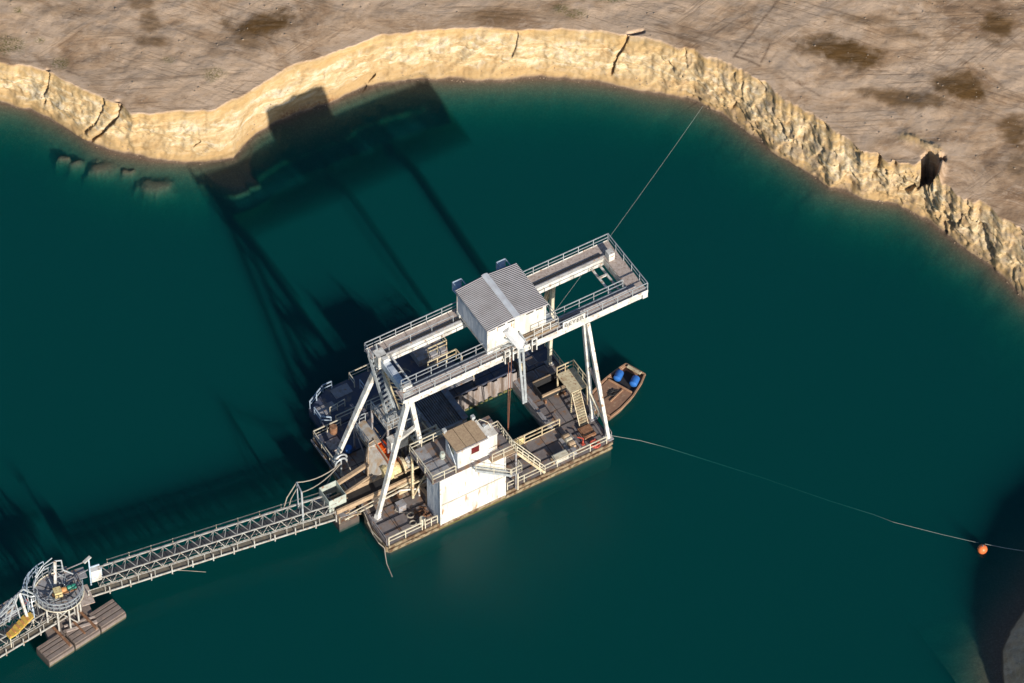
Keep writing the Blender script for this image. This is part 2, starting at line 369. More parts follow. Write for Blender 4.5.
# --- north shore: one sheet from lake bed over the bank to the far terrace ----
xs = np.concatenate([-57-np.geomspace(.5, 360, 26)[::-1], np.arange(-57, 57, .125), 57+np.geomspace(.5, 360, 26)])
ys = np.interp(xs, SH[:,0], SH[:,1]); yr = np.interp(xs, RM[:,0], RM[:,1])
ys = ys+(fbm(xs*.7, xs*0, 4, 5)-.5)*.55; jag = sstep(12, 22, xs)
yr = yr+(fbm(xs*.35, xs*0+7, 3, 6, .5)-.5)*1.0+(fbm(xs*1.1, xs*0+2, 4, 8, .6)-.5)*(.35+1.3*jag)
yr = np.maximum(yr, ys+.5)
nb_ = 56; tb = np.linspace(0, 1, nb_)
rows = []
dbed = np.concatenate([[380, 180, 90, 45, 26], np.linspace(16, .12, 70)])
X = np.repeat(xs[None], len(dbed), 0); Y = ys[None]-dbed[:,None]
Dp = depth1(X, Y); Z = -np.minimum(np.maximum(Dp, .02*dbed[:,None]), 9.)
Z += (fbm(X*2, Y*2, 3, 31)-.5)*.08*np.clip(-Z*2, 0, 1)
rows.append((X, Y, Z, 0*X, X*0+1, X*0))
# bank
X = np.repeat(xs[None], nb_, 0); t = tb[:,None]
g = np.where(t < .06, t*.6, .036+.964*((t-.06)/.94)**.82)
Y = ys[None]*(1-t)+yr[None]*t; Z = BH*g+0*X
jr = jag[None]; env = np.sin(PI*np.clip(t*1.02, 0, 1))**.5
slope = np.gradient(yr, xs)[None]
s_ = np.concatenate([[0], np.cumsum(np.hypot(np.diff(xs), np.clip(np.diff((ys+yr)/2), -3, 3)))])[None]  # run length along the bank
gul = ridged(s_*.42+.35*Z, Z*.16, 4, 41)**2; gul2 = ridged(s_*1.1, Z*.5+3, 4, 44)
cl = fbm(s_*.8, Z*1.1, 5, 47, .6)
gul3 = ridged(s_*.75-.55*Z, Z*.35+9, 4, 49)**2.2
big_ = fbm(s_*.16, Z*.25, 3, 52)-.5
fac = ridged(s_*.22-.30*Z, Z*.12+4, 3, 55)**1.5-.5                     # slanting slump facets
led = fbm(s_*.10, Z*2.3, 4, 57, .6)-.5                                 # ledges along the strata
fine = fbm(s_*2.6, Z*3.0, 4, 59, .65)-.5
patch = sstep(.38, .62, fbm(s_*.10, 0*Z+3, 2, 60))                      # rough stretches alternate with smooth ones
rj = np.clip(jr+.25*patch, 0, 1)
disp = big_*2.4+fac*(1.15+.4*rj)+led*(.75)+(gul-.42)*(.12+.40*rj)+(gul3-.4)*(.08+.45*rj)+(gul2-.5)*(.05+.40*rj)+(cl-.5)*(.7+.6*rj)+fine*(.38+.30*rj)
cre = np.clip(ridged(s_*.34+.30*Z+(cl-.5)*1.2, Z*.30+2, 3, 73)-.80, 0, 1)*5.*(.15+.85*jr)+np.clip(ridged(s_*.8-.5*Z, Z*.7+8, 3, 77)-.84, 0, 1)*4.*(.1+.9*jr)
X = X+cre*env*.55; Y = Y+cre*env*.55
Y = Y-disp*env*.85; Z = Z+((cl-.5)*.3+fine*.15)*env
# carved cracks (photo polylines, real grooves in the sand)
pxv, pyv = PXn(X, Y, Z)
cracks = [([(120,103),(117,110),(116,117),(111,123),(105,128),(102,132),(91,140)], 2.0, 1.0), ([(103,97),(102,110),(94,123),(84,132)], 1.0, .5),
  ([(629,33),(623,45),(616,56),(612,63),(610,74)], 1.9, 1.2), ([(44,70),(48,75),(47,84),(43,96),(44,103)], 1.1, .7),
  ([(374,75),(366,81)], 1.3, .9), ([(364,86),(361,92)], 1.6, .9), ([(198,142),(193,146)], 1.1, .6), ([(517,33),(513,50),(510,58)], .9, .4), ([(684,48),(685,58)], 1.2, .6),
  ([(752,73),(757,81),(764,90)], 2.0, .7), ([(820,118),(826,128)], 1.5, .6), ([(857,143),(861,152)], 2.2, .9), ([(880,153),(877,166)], 1.6, 1.0), ([(892,158),(895,164)], 1.6, .6),
  ([(735,103),(732,108)], 1.5, .5), ([(690,95),(700,99)], .8, .3), ([(905,190),(918,184),(926,178)], 2.2, .8), ([(943,222),(946,232)], 1.6, .5), ([(960,215),(957,226)],1.6,.6),([(985,235),(990,248)],1.8,.7)]
for pl, wd, dp in cracks:
    wv_ = (fbm(pxv*.25, pyv*.25, 3, 66)-.5)*3.; d = seg_dist(pxv+wv_, pyv, np.array(pl, float)); k = np.exp(-(d/(wd*.62+.25))**2)*min(dp,1.)*(1-sstep(.94, 1., t))
    Y = Y+k*.9; X = X+k*.9; Z = Z-k*.2
red = np.exp(-(seg_dist(pxv, pyv, np.array([(286,118),(305,113),(322,108),(333,104)], float))/7)**2)
bankv = sstep(.03, .07, t)*(1-sstep(.96, 1.0, t))+0*X
rows.append((X[1:], Y[1:], Z[1:], bankv[1:], (1-sstep(.02, .09, t)+0*X)[1:], red[1:]))
# terrace
yb0 = Y[-1]
dt = np.concatenate([np.linspace(.12, 2, 16), np.arange(2.2, 34, .26), np.geomspace(35, 520, 18)])
X = np.repeat(xs[None], len(dt), 0); yb = Y[-1]
Yt = yb[None]+dt[:,None]; zt = Z[-1]
und = (fbm(X*.12, Yt*.12, 4, 61)-.5)*.9+(fbm(X*.7, Yt*.9, 5, 63, .6)-.5)*.20
Zt = zt[None]*np.exp(-dt[:,None]/1.5)+BH*(1-np.exp(-dt[:,None]/1.5))+und*sstep(0, 4, dt[:,None])
px2, py2 = PXn(X, Yt, Zt)
# slumped hole behind the rim on the right and its spoil ridge
HOLE = np.array([(921,156),(930,151),(938,153),(939,160),(941,166),(937,175),(933,184),(930,193),(921,197),(915,190),(919,180),(921,170)], float)
def hole(pxa, pya):
    ins = inside(pxa, pya, HOLE); d = seg_dist(pxa, pya, HOLE, True)
    return np.where(ins, np.clip(d/1.6, 0, 1), 0)
Zt = Zt-hole(px2, py2)*(Zt-.9)
h2 = inside(px2, py2, np.array([(940,156),(945,155),(947,158),(943,161),(939,160)], float)); Zt -= h2*1.6
rid = np.exp(-(seg_dist(px2, py2, np.array([(903,137),(915,140),(930,147),(938,150)], float))/4.)**2); Zt += rid*(.05+.55*fbm(X*2.6, Yt*2.6, 4, 71)**1.5)
sc_ = np.exp(-(seg_dist(px2, py2, np.array([(880,152),(895,157),(912,158)], float))/5.)**2); Zt -= sc_*.1
for (a, b, c_, d_, w_, dep_) in [(629,34,643,31,1.2,.9),(118,103,121,107,2.0,1.0),(48,70,46,74,1.2,.5)]:
    d = seg_dist(px2, py2, np.array([(a,b),(c_,d_)], float)); Zt -= np.exp(-(d/w_)**2)*dep_
bk2 = np.clip(rid*1.3, 0, 1)*.8
rows.append((X, Yt, Zt, bk2, X*0, X*0))
X, Y, Z, bank, bedv, redv = (np.concatenate([r[k] for r in rows], 0) for k in range(6))
hp = np.zeros_like(X); nbk = len(dbed); pxv, pyv = PXn(X, Y, Z)
m = hole(pxv, pyv)*(1-sstep(183, 189, pyv)); seg = slice(nbk, nbk+nb_-1); Z[seg] = Z[seg]-m[seg]*np.maximum(Z[seg]-1.0, 0)
lip = np.exp(-(seg_dist(pxv, pyv, np.array([(942,166),(939,178),(932,188),(922,192)], float))/3.)**2); Z[nbk:] += (lip*.9*(1-m))[nbk:]
bank = np.clip(bank, 0, 1)
damp = np.zeros_like(X)
wob = (fbm(X*.6, Y*.8, 5, 81, .6)-.5)
for cx, cy, rx, ry, ang, st in [(266,24,36,12,-.1,.9),(250,42,16,8,.3,.6),(150,20,13,11,.2,.6),(152,42,20,6,0,.6),(840,50,42,13,.22,1.),(905,33,22,7,.2,.5),(910,99,48,9,.12,.75),(962,87,26,13,.15,.95),(1000,26,18,16,-.3,.8),(1015,130,16,14,.4,.8),(490,16,34,9,0,.45),(1018,165,14,12,0,.6),(560,12,20,8,0,.4),(60,10,40,6,.1,.3),(870,20,30,5,.1,.5),(140,4,14,6,0,.6)]:
    c, s = math.cos(ang), math.sin(ang); dx = pxv-cx; dy = pyv-cy
    r = np.hypot((dx*c+dy*s)/rx, (-dx*s+dy*c)/ry)+wob*1.5; damp = np.maximum(damp, min(1,st*1.12)*(1-sstep(.5, 1.35, r)))
moss = np.zeros_like(X)
for cx, cy, rx, ry in [(562,8,12,6),(577,13,12,5),(60,63,8,6),(18,10,5,3),(215,75,14,8),(612,0,16,3),(10,45,16,9),(170,60,8,4),(40,40,6,3)]:
    moss = np.maximum(moss, 1-sstep(.4, 1.2, np.hypot((pxv-cx)/rx, (pyv-cy)/ry)+wob*1.4))
rut = np.zeros_like(X)
for pl, w_, s_r in [([(778,0),(756,28),(733,57)],1.0,.9),([(735,56),(748,60),(760,66)],1.2,.9),([(738,51),(752,56),(766,58)],1.0,.6),([(742,46),(757,51)],1.0,.5),([(761,62),(770,44)],1.2,.7),([(768,66),(778,50)],1.0,.4),([(700,34),(715,18),(730,0)],.9,.4),([(960,0),(990,20),(1024,50)],1.2,.5),([(975,60),(1000,85),(1024,100)],1.0,.4),([(930,40),(965,62),(1000,90)],1.0,.35),([(640,30),(665,33),(700,42)],1.1,.5),([(645,24),(690,28),(730,44)],1.0,.4),([(780,72),(800,84),(820,96)],1.1,.6),([(752,74),(790,80),(830,88)],1.,.4),([(0,58),(25,62),(50,60)],1.0,.5),([(66,70),(80,76)],1.,.6),([(215,86),(240,80)],1.,.3),([(480,12),(510,14),(545,18)],1.,.6),([(478,17),(512,19),(540,22)],1.,.5)]:
    dd_ = seg_dist(pxv+wob*2, pyv+wob*2, np.array(pl, float)); rut = np.maximum(rut, s_r*np.exp(-(dd_/w_)**2))
rut *= .5+fbm(X*1.5, Y*1.5, 3, 88)
g_north = mesh_grid('terrain', X, Y, Z, gm, dict(rut=np.clip(rut,0,1), bank=bank, bed=np.clip(bedv,0,1), redb=redv, damp=damp, moss=moss*.9, hgt=np.clip(Z/BH, 0, 1.1), rgh=sstep(8, 24, X)))
tag(g_north, kind='structure')

# --- spoil bank in the south-east corner, facing away from the sun ------------
def resample(P_, n):
    d = np.concatenate([[0], np.cumsum(np.hypot(*np.diff(P_, axis=0).T))]); q = np.linspace(0, d[-1], n)
    return np.stack([np.interp(q, d, P_[:,0]), np.interp(q, d, P_[:,1])], -1), q
ns = 420; Bs, q = resample(MBASE, ns); Rs, _ = resample(MRIM, ns)
out = Bs-Rs; out /= np.linalg.norm(out, axis=1)[:,None]
rr = []
for dd in np.linspace(26, .3, 40):
    p = Bs+out*dd; z = -np.minimum(np.maximum(depth2(p[:,0], p[:,1]), .02*dd), 9); rr.append(np.column_stack([p, z, z*0, z*0+1]))
for tv in np.linspace(0, 1, 90):
    p = Bs*(1-tv)+Rs*tv; z = MH*tv**.9
    dsp = (ridged(q*.32+.2*z, 0*q+z*.2, 4, 91)-.5)*2.2+(fbm(q*.6, 0*q+z*.7, 5, 95, .6)-.5)*2.2-np.clip(ridged(q*.25+.3*z, 0*q+z*.3, 3, 93)-.82, 0, 1)*9.
    p = p+out*(dsp*math.sin(PI*tv)**.6)[:,None]; rr.append(np.column_stack([p, z+0*q+(fbm(q*.8, 0*q+z, 4, 97)-.5)*.8*math.sin(PI*tv), q*0+1, q*0+(1 if tv < .02 else 0)]))
for dd in [1, 2, 4, 8, 16, 40, 120, 300]:
    p = Rs-out*dd*np.array([1., 1.]); p[:,0] = np.maximum(p[:,0], Rs[:,0]+dd*.5); rr.append(np.column_stack([p, q*0+MH+.3*fbm(p[:,0]*.3, p[:,1]*.3, 3, 5), q*0, q*0]))
A = np.stack(rr)
sg = mesh_grid('spoil_bank', A[...,0], A[...,1], A[...,2], gm, dict(bank=A[...,3]*.35, bed=A[...,4], redb=A[...,3]*0, damp=A[...,3]*.0, moss=A[...,3]*0, hgt=A[...,3]*.5, rgh=A[...,3]))
tag(sg, kind='structure')

# --- water ------------------------------------------------------------------
wm = bpy.data.materials.new('lake_water'); wm.use_nodes = True; N, Lk = nt(wm); N.remove(N['Principled BSDF'])
co = N.new('ShaderNodeTexCoord').outputs['Object']
rp = mth(N, Lk, 'ADD', noise(N, Lk, co, 1.3, 5, .6, (1, 2.2, 1), .5), mth(N, Lk, 'MULTIPLY', noise(N, Lk, co, 5, 3, .6, (1, 2, 1), .3), .4))
bp = N.new('ShaderNodeBump'); bp.inputs['Strength'].default_value = .6; bp.inputs['Distance'].default_value = .06
Lk.new(rp, bp.inputs['Height'])
gl = N.new('ShaderNodeBsdfGlossy'); gl.inputs['Roughness'].default_value = .12; Lk.new(bp.outputs[0], gl.inputs['Normal'])
fr_ = N.new('ShaderNodeFresnel'); fr_.inputs[0].default_value = 1.33; Lk.new(bp.outputs[0], fr_.inputs['Normal'])
gb_ = N.new('ShaderNodeNewGeometry'); Lk.new(mrange(N, Lk, gb_.outputs['Backfacing'], 0., 1., 1.27, 1/1.27), fr_.inputs[0])
tp = N.new('ShaderNodeBsdfTransparent'); ms = N.new('ShaderNodeMixShader')
Lk.new(fr_.outputs[0], ms.inputs[0]); Lk.new(tp.outputs[0], ms.inputs[1]); Lk.new(gl.outputs[0], ms.inputs[2])
Lk.new(ms.outputs[0], N['Material Output'].inputs['Surface'])
vsn = N.new('ShaderNodeVolumeScatter'); vsn.inputs['Color'].default_value = (.03,.90,1.0,1); vsn.inputs['Density'].default_value = .059; vsn.inputs['Anisotropy'].default_value = 0.
va = N.new('ShaderNodeVolumeAbsorption'); va.inputs['Color'].default_value = (.25,.785,.755,1); va.inputs['Density'].default_value = 1.0
ad = N.new('ShaderNodeAddShader'); Lk.new(vsn.outputs[0], ad.inputs[0]); Lk.new(va.outputs[0], ad.inputs[1])
Lk.new(ad.outputs[0], N['Material Output'].inputs['Volume'])
wat = MB().box(-440, 440, -410, 190, -9.25, 0).build('water', wm, fr=WF); tag(wat, kind='structure')
# lake floor under everything
fl = MB().add([(-450,-420,-9.2),(450,-420,-9.2),(450,200,-9.2),(-450,200,-9.2)], [(0,1,2,3)]).build('lake_bed', gm, fr=WF); tag(fl, kind='structure')
# loose stones on the terrace and along the waterline
def stones(name, n, fn, label):
    mb = MB(); import mathutils
    ico = [(0,0,1),(.9,0,.3),(.28,.85,.3),(-.72,.53,.3),(-.72,-.53,.3),(.28,-.85,.3),(.5,.5,-.6),(-.5,.5,-.6),(0,-.7,-.6)]
    fc = [(0,1,2),(0,2,3),(0,3,4),(0,4,5),(0,5,1),(1,6,2),(2,6,7),(2,7,3),(3,7,8),(3,8,4),(4,8,5),(5,8,1),(1,8,6),(6,8,7)]
    for _ in range(n):
        x, y, z, s = fn(); a = random.random()*6.3; sx, sy, sz = s*random.uniform(.7,1.3), s*random.uniform(.7,1.3), s*random.uniform(.5,.9)
        mb.add([(x+(p[0]*math.cos(a)-p[1]*math.sin(a))*sx, y+(p[0]*math.sin(a)+p[1]*math.cos(a))*sy, z+p[2]*sz) for p in ico], fc)
    o = mb.build(name, mat('loose_clay_stones', (.26,.19,.13), (.36,.28,.2), .95, scale=.8), fr=WF); tag(o, label, 'stones', kind='stuff')
from mathutils.bvhtree import BVHTree
def ground_z(bv, x, y):
    h = bv.ray_cast(Vector((x, y, 40)), Vector((0,0,-1))); return h[0].z if h[0] else BH
_me = g_north.data; bv = BVHTree.FromPolygons([v.co.copy() for v in _me.vertices], [tuple(p.vertices) for p in _me.polygons])
def f1():
    while True:
        p = W(random.uniform(-10, 1034), random.uniform(-5, 200), BH); yr_ = float(np.interp(p.x, RM[:,0], RM[:,1]))
        if p.y > yr_+.6: return p.x, p.y, ground_z(bv, p.x, p.y), random.choice([.04,.05,.06,.08,.13])
stones('scattered_stones', 520, f1, 'small brown clods and stones scattered over the sandy terrace')
def f2():
    x = random.uniform(-52, 52); y0 = float(np.interp(x, SH[:,0], SH[:,1])); y = y0+random.uniform(-.15, .7)
    return x, y, ground_z(bv, x, y), random.choice([.04,.05,.07,.10])
stones('shore_gravel', 420, f2, 'grey gravel and fallen lumps along the waterline at the foot of the bank')

# ------------------------------------------------------------------ floating dredger
dr = thing('floating_dredger', 'large white and cream gantry dredger floating in the middle of the turquoise lake', 'dredger', D, (12.5, 7.5, 0))
def part(mb, name, m, parent=dr, label=None, smooth=False):
    o = mb.build(name, m, parent, smooth=smooth)
    if label: o['label'] = label
    return o
DZ = 1.0
def plates(x0, x1, y0, y1, z, nx, ny, gap=.07, jit=0.):
    mb = MB(); sx = (x1-x0)/nx; sy = (y1-y0)/ny
    for i in range(nx):
        for j in range(ny):
            mb.box(x0+i*sx+gap/2, x0+(i+1)*sx-gap/2, y0+j*sy+gap/2, y0+(j+1)*sy-gap/2, z+.004, z+.03+random.uniform(0, jit))
    return mb
# pontoons with their decks
for nm, (x0, x1, y0, y1), (nx, ny), m in [('near', (0, 25.7, 0, 4.4), (13, 3), M_deck), ('left', (.3, 9.3, 4.4, 11.9), (4, 5), M_deckwarm),
        ('right', (21.2, 26.2, 4.4, 11.9), (3, 4), M_deck), ('far', (.5, 26.2, 11.9, 15.5), (12, 2), M_navy)]:  # far deck carries the navy of its shade as colour
    hb = MB()
    ub = MB()
    if nm == 'near': hb.prism([(.35,0),(25.3,0),(25.7,.5),(25.7,y1-.002),(0,y1-.002),(0,.3)], -.02, DZ-.03); ub.prism([(.35,0),(25.3,0),(25.7,.5),(25.7,y1-.002),(0,y1-.002),(0,.3)], -2.8, -.024)
    else: hb.box(x0, x1, y0+.002, y1-.002, -.02, DZ-.03); ub.box(x0, x1, y0+.002, y1-.002, -2.8, -.024)
    h = part(hb, 'pontoon', M_hull)
    part(ub, 'underwater_hull', M_seam, h)
    u_ = MB().box(x0+.02, x1-.02, y0+.02, y1-.02, DZ-.028, DZ)
    part(u_, 'deck_frame', M_seam, h)
    part(plates(x0+.1, x1-.1, y0+.1, y1-.05, DZ, nx, ny), 'deck', m, h)
    e = MB()
    if nm == 'near': e.box(.2, 25.5, -.06, .06, DZ-.22, DZ+.05).box(.2, 5.7, -.16, -.062, .22, .62).box(13.3, 25.4, -.16, -.062, .25, .6)
    if nm == 'right': e.box(26.15, 26.27, 4.4, 15.4, DZ-.22, DZ+.05)
    if nm == 'left': e.box(.22, .33, 4.5, 15.4, DZ-.2, DZ+.05)
    if nm == 'far': e.box(.5, 26, 15.45, 15.56, DZ-.2, DZ+.05)
    part(e, 'fender', M_hull if nm == 'near' else M_grey, h)
    al = MB()
    if nm == 'near': al.box(.4, 25.3, -.03, -.004, -.02, .14)
    else: al.box(x0+.3, x1-.3, y1+.004 if nm != 'far' else 15.5, y1+.03 if nm != 'far' else 15.53, -.1, .1)
    part(al, 'waterline_growth', M_algae, h)
# sheet pile wall facing the well
sp = MB(); x = 13.2; k = 0
while x < 21.4:
    y = 11.86 if k % 2 else 11.62
    sp.box(x, x+.42, y-.05, y, -.02, 2.3+.05*math.sin(k*2.1))
    sp.add([(x+.42,y-.05,-.02),(x+.56,(11.62 if k%2 else 11.86)-.05,-.02),(x+.56,(11.62 if k%2 else 11.86)-.05,2.3),(x+.42,y-.05,2.3)], [(0,1,2,3)])
    x += .56; k += 1
o = part(sp, 'sheet_pile_wall', M_sheet)
a = MB()
for i in range(15): a.box(13.3+i*.55, 13.7+i*.55, 11.5, 11.56, -.02, .15+.16*math.sin(i*1.7))
part(a, 'waterline_growth', M_algae, o)
part(MB().box(13.3, 21.5, 11.9, 12.0, DZ, 2.34), 'parapet', M_navy, o)
# well sides: dark pile fenders on the right and near edges
part(MB().box(21.0, 21.14, 4.5, 11.6, -.4, DZ+.12).box(21.14, 21.4, 4.5, 11.6, DZ+.035, DZ+.2), 'well_edge', M_grey)

# ---- gantry --------------------------------------------------------------
GZ = 16.0
def gbeam(y0, y1, wy0, wy1, near):
    b = MB().box(5.2, 31.2, y0, y1, 14.95, GZ-.12)
    for i in range(18): b.box(5.9+i*1.45, 5.96+i*1.45, y0-.03, y0, 15.0, GZ-.2)
    b.box(5.2, 31.3, y0-.06, y1+.06, GZ-.12, GZ-.05)
    o = part(b, 'gantry_beam', M_white)
    w = MB().box(4.5, 31.8, wy0, wy1, GZ-.048, GZ+.0)
    part(w, 'walkway', M_walk, o)
    c = MB()                                      # pale crane rail and cable tray
    ry = y0+.18 if not near else y1-.18
    c.box(5.4, 31.0, ry-.05, ry+.05, GZ+.004, GZ+.14)
    part(c, 'crane_rail', M_grey, o)
    part(MB().box(4.9, 30.2, ry+.30, ry+.42, GZ+.004, GZ+.10), 'cable_tray', M_dark if not near else M_galv, o)
    e = MB().box(4.5, 31.8, wy0-.05, wy0-.003, GZ-.30, GZ+.10) if near else MB().box(4.5, 31.8, wy1+.003, wy1+.05, GZ-.25, GZ+.10)
    part(e, 'edge_channel', M_white, o)
    r = MB()
    if near:
        r.rail([(4.6, 4.2, GZ), (31.75, 4.2, GZ)], 1.1, 1.7, .032)
        part(r, 'railing', M_galv, o)
        part(MB().rail([(5.2, 5.75, GZ), (29.9, 5.75, GZ)], 1.1, 1.7, .032), 'railing', M_galv, o)
    else:
        r.rail([(4.5, 9.9, GZ+0), (4.5, 11.55, GZ), (31.8, 11.55, GZ)], 1.1, 1.7, .034)
        part(r, 'railing', M_galv, o)
        part(MB().rail([(6.5, 10.35, GZ), (13.6, 10.35, GZ)], .9, 2.4, .026, mid=False), 'railing', M_galv, o)
    return o
gb1 = gbeam(4.35, 5.35, 4.2, 5.75, True)
gb2 = gbeam(9.9, 10.9, 10.3, 11.6, False)
# cross walkway on the right end, cross beam on the left end, tie tubes
cw = part(MB().box(31.25, 31.8, 4.2, 11.6, 15.0, GZ-.12).box(30.3, 31.24, 5.36, 9.88, GZ-.22, GZ-.12).box(30.25, 30.33, 5.36, 9.88, 15.05, GZ-.12), 'cross_beam', M_white)
part(MB().box(30.3, 31.8, 5.76, 10.28, GZ-.048, GZ+.002), 'walkway', M_walk, cw)
part(MB().rail([(31.75, 4.2, GZ), (31.75, 11.55, GZ)], 1.1, 1.6, .034), 'railing', M_galv, cw)
part(MB().box(30.45, 31.1, 9.2, 9.9, GZ, GZ+1.0), 'end_post', M_white, cw)
part(MB().box(5.25, 5.95, 5.36, 9.88, 15.0, GZ-.12), 'cross_beam', M_shade_wall, label='pale cross beam at the stair end, shade blue put into its colour')
part(MB().bar((6.35,5.3,15.9), (6.35,9.9,15.9), .16).bar((6.35,7.6,15.9),(5.9,7.6,15.8),.12), 'tie_bar', M_white)
tt_ = MB().tube((28.9,5.3,15.2), (28.9,9.95,15.2), .13).tube((29.8,5.3,15.2), (29.8,9.95,15.2), .13).box(28.9,29.8,6.6,6.8,15.12,15.28).box(28.9,29.8,8.4,8.6,15.12,15.28)
part(tt_, 'tie_frame', M_white)
# corner knuckles on the left
part(MB().box(4.9, 5.9, 4.5, 5.5, 14.6, 16.02).box(5.1, 6.1, 5.2, 5.9, 15.4, 16.5), 'leg_head', M_white)
part(MB().box(5.0, 6.0, 9.8, 10.9, 14.6, 16.3).box(5.3, 5.9, 9.3, 9.9, 15.2, 16.3), 'leg_head', M_white)
# legs: tapering box sections with foot plates
def leg(p, q, w0=.38, w1=.32, m=M_white):
    p = Vector(p); q = Vector(q); b = MB(); d = (q-p).normalized(); up = Vector((0,1,0)); a = d.cross(up).normalized(); c = a.cross(d)
    n = 1; vs = []
    for P_, w in ((p, w0), (q, w1)):
        for s1, s2 in ((-1,-1),(1,-1),(1,1),(-1,1)): vs.append(P_+a*s1*w/2+c*s2*w/2)
    b.add(vs, [(0,1,2,3),(7,6,5,4),(4,5,1,0),(5,6,2,1),(6,7,3,2),(7,4,0,3)])
    b.bar(q-d*.5, q+d*.0, w1*1.25)
    o = part(b, 'leg', m)
    part(MB().box(q.x-.4, q.x+.4, q.y-.4, q.y+.4, q.z+.004, q.z+.10), 'foot_plate', M_grey, o)
    return o
Zf = DZ+.03
leg((24.9,4.7,15), (25.40,3.65,Zf)); leg((25.1,4.4,15), (25.42,.66,Zf))
leg((24.9,10.5,15), (25.35,11.8,Zf), m=M_rail); leg((24.9,10.8,15), (25.4,14.9,Zf), m=M_cream)
leg((5.3,4.8,14.8), (.95,3.55,Zf), .5, .38); leg((5.7,4.9,14.8), (7.6,5.1,Zf), .46, .40)
leg((5.5,10.5,14.8), (.96,11.87,Zf), .5, .38); leg((5.8,10.5,14.8), (7.6,10.6,Zf), .46, .40)
part(MB().bar((3.95,4.35,10.4), (6.4,4.97,10.4), .34), 'leg_brace', M_white)
part(MB().bar((25.2,3.98,4.9), (25.38,1.11,2.6), .2), 'leg_brace', M_rail)
part(MB().bar((25.2,3.9,8.6), (25.4,2.0,6.0), .22), 'leg_brace', M_walk)
part(MB().bar((25.1,11.3,5.5), (25.2,13.9,5.3), .2), 'leg_brace', M_cream)
# maker's board on the near railing
sg = part(MB().box(22.15, 24.65, 4.10, 4.14, GZ-.05, GZ+.98), 'sign_board', M_white)
tc = bpy.data.curves.new('lettering', 'FONT'); tc.body = 'BEYER'; tc.size = .78; tc.extrude = .01; tc.align_x = 'CENTER'; tc.align_y = 'CENTER'; tc.space_character = 1.05
to = bpy.data.objects.new('tmp_text', tc); COL.objects.link(to)
dg = bpy.context.evaluated_depsgraph_get(); me = bpy.data.meshes.new_from_object(to.evaluated_get(dg))
bpy.data.objects.remove(to); bpy.data.curves.remove(tc)
for v in me.vertices:
    x, y, z = v.co; v.co = Vector((23.4+x*1.0, 4.085-z*.5, GZ+.46+y))-PAR[dr.name][1]
me.materials.clear(); me.materials.append(M_text); me.name = 'lettering'
lo = bpy.data.objects.new('lettering', me); COL.objects.link(lo); lo.parent = sg; PAR[lo.name] = PAR[dr.name]
# long stair from the gantry to the machine deck on the left, cream ladder beside it
s0, s1 = Vector((4.95, 10.9, 16)), Vector((5.75, 8.75, 7.7))
st = part(MB().stair(s0, s1, .95, (1,.25,0), 15), 'stair', M_galv)
def handrail(p, q, side, h=1.0, n=6, r=.03):
    b = MB(); side = Vector(side); hz = Vector((0,0,h))
    for sg_ in (-1, 1):
        a_, b_ = Vector(p)+side*sg_, Vector(q)+side*sg_
        b.bar(a_+hz, b_+hz, 2*r).bar(a_+hz*.5, b_+hz*.5, 1.4*r)
        for i in range(n+1):
            c_ = a_.lerp(b_, i/n); b.bar(c_, c_+hz, 1.8*r)
    return b
part(handrail(s0, s1, (.5,.1,0), 1.0, 7), 'railing', M_galv, st)
ld = MB(); l0, l1 = D.at(388, 371, 14.5), D.at(403, 408, 9.5)
for sg_ in (-.35, .35):
    ld.bar(l0+Vector((sg_,0,0)), l1+Vector((sg_,0,0)), .13)
for i in range(9):
    c_ = l0.lerp(l1, (i+.5)/9); c2 = l0.lerp(l1, min(1, (i+1.4)/9)); ld.bar(c_-Vector((.35,0,0)), c2+Vector((.35,0,0)), .09)
part(ld, 'ladder_frame', M_cream)
# intermediate platform with white roof plate
ip = part(MB().box(4.7, 6.9, 7.9, 11.2, 7.5, 7.62), 'platform', M_greych)
part(MB().rail([(4.75,11.1,7.62), (4.75,8.0,7.62), (6.8,8.0,7.62), (6.8,10,7.62)], 1.1, .8, .035), 'railing', M_galv, ip)
part(MB().box(4.55, 6.6, 6.9, 7.85, 6.6, 6.72).box(4.6, 6.5, 7.0, 7.8, 5.2, 6.6), 'equipment_cabinet', M_white, ip)
pb = MB()
for xx in (4.8, 6.8):
    for yy in (8.0, 11.1): pb.bar((xx,yy,Zf), (xx,yy,7.5), .2)
pb.bar((4.8,8,1.2), (6.8,8,7.4), .12).bar((4.8,11,1.2), (4.8,8,7.4), .12).bar((4.8,8,4.4), (6.8,8,4.4), .14).bar((4.8,8,4.4), (4.8,11.1,4.4), .14)
part(pb, 'support_frame', M_grey, ip)
p2 = part(MB().box(3.3, 4.7, 9.2, 12.4, 4.4, 4.5), 'platform', M_greych)
p3 = part(MB().box(7.0, 9.2, 9.0, 11.6, 5.0, 5.1), 'platform', M_grey)
part(MB().rail([(3.35,9.3,4.5), (3.35,12.3,4.5), (4.7,12.3,4.5)], 1.1, .8, .035), 'railing', M_galv, p2)
part(MB().rail([(7.1,9.1,5.1),(9.1,9.1,5.1),(9.1,11.5,5.1)], 1.0, .9, .035), 'railing', M_galv, p3)
part(MB().bar((3.4,9.3,Zf),(3.4,9.3,4.4),.14).bar((3.4,12.3,Zf),(3.4,12.3,4.4),.14).bar((3.4,9.3,1.1),(3.4,12.3,4.3),.1), 'support_frame', M_grey, p2)
for yy_ in (9.1, 11.5): part(MB().bar((9.1,yy_,Zf),(9.1,yy_,5),.16), 'support_post', M_grey, p3)

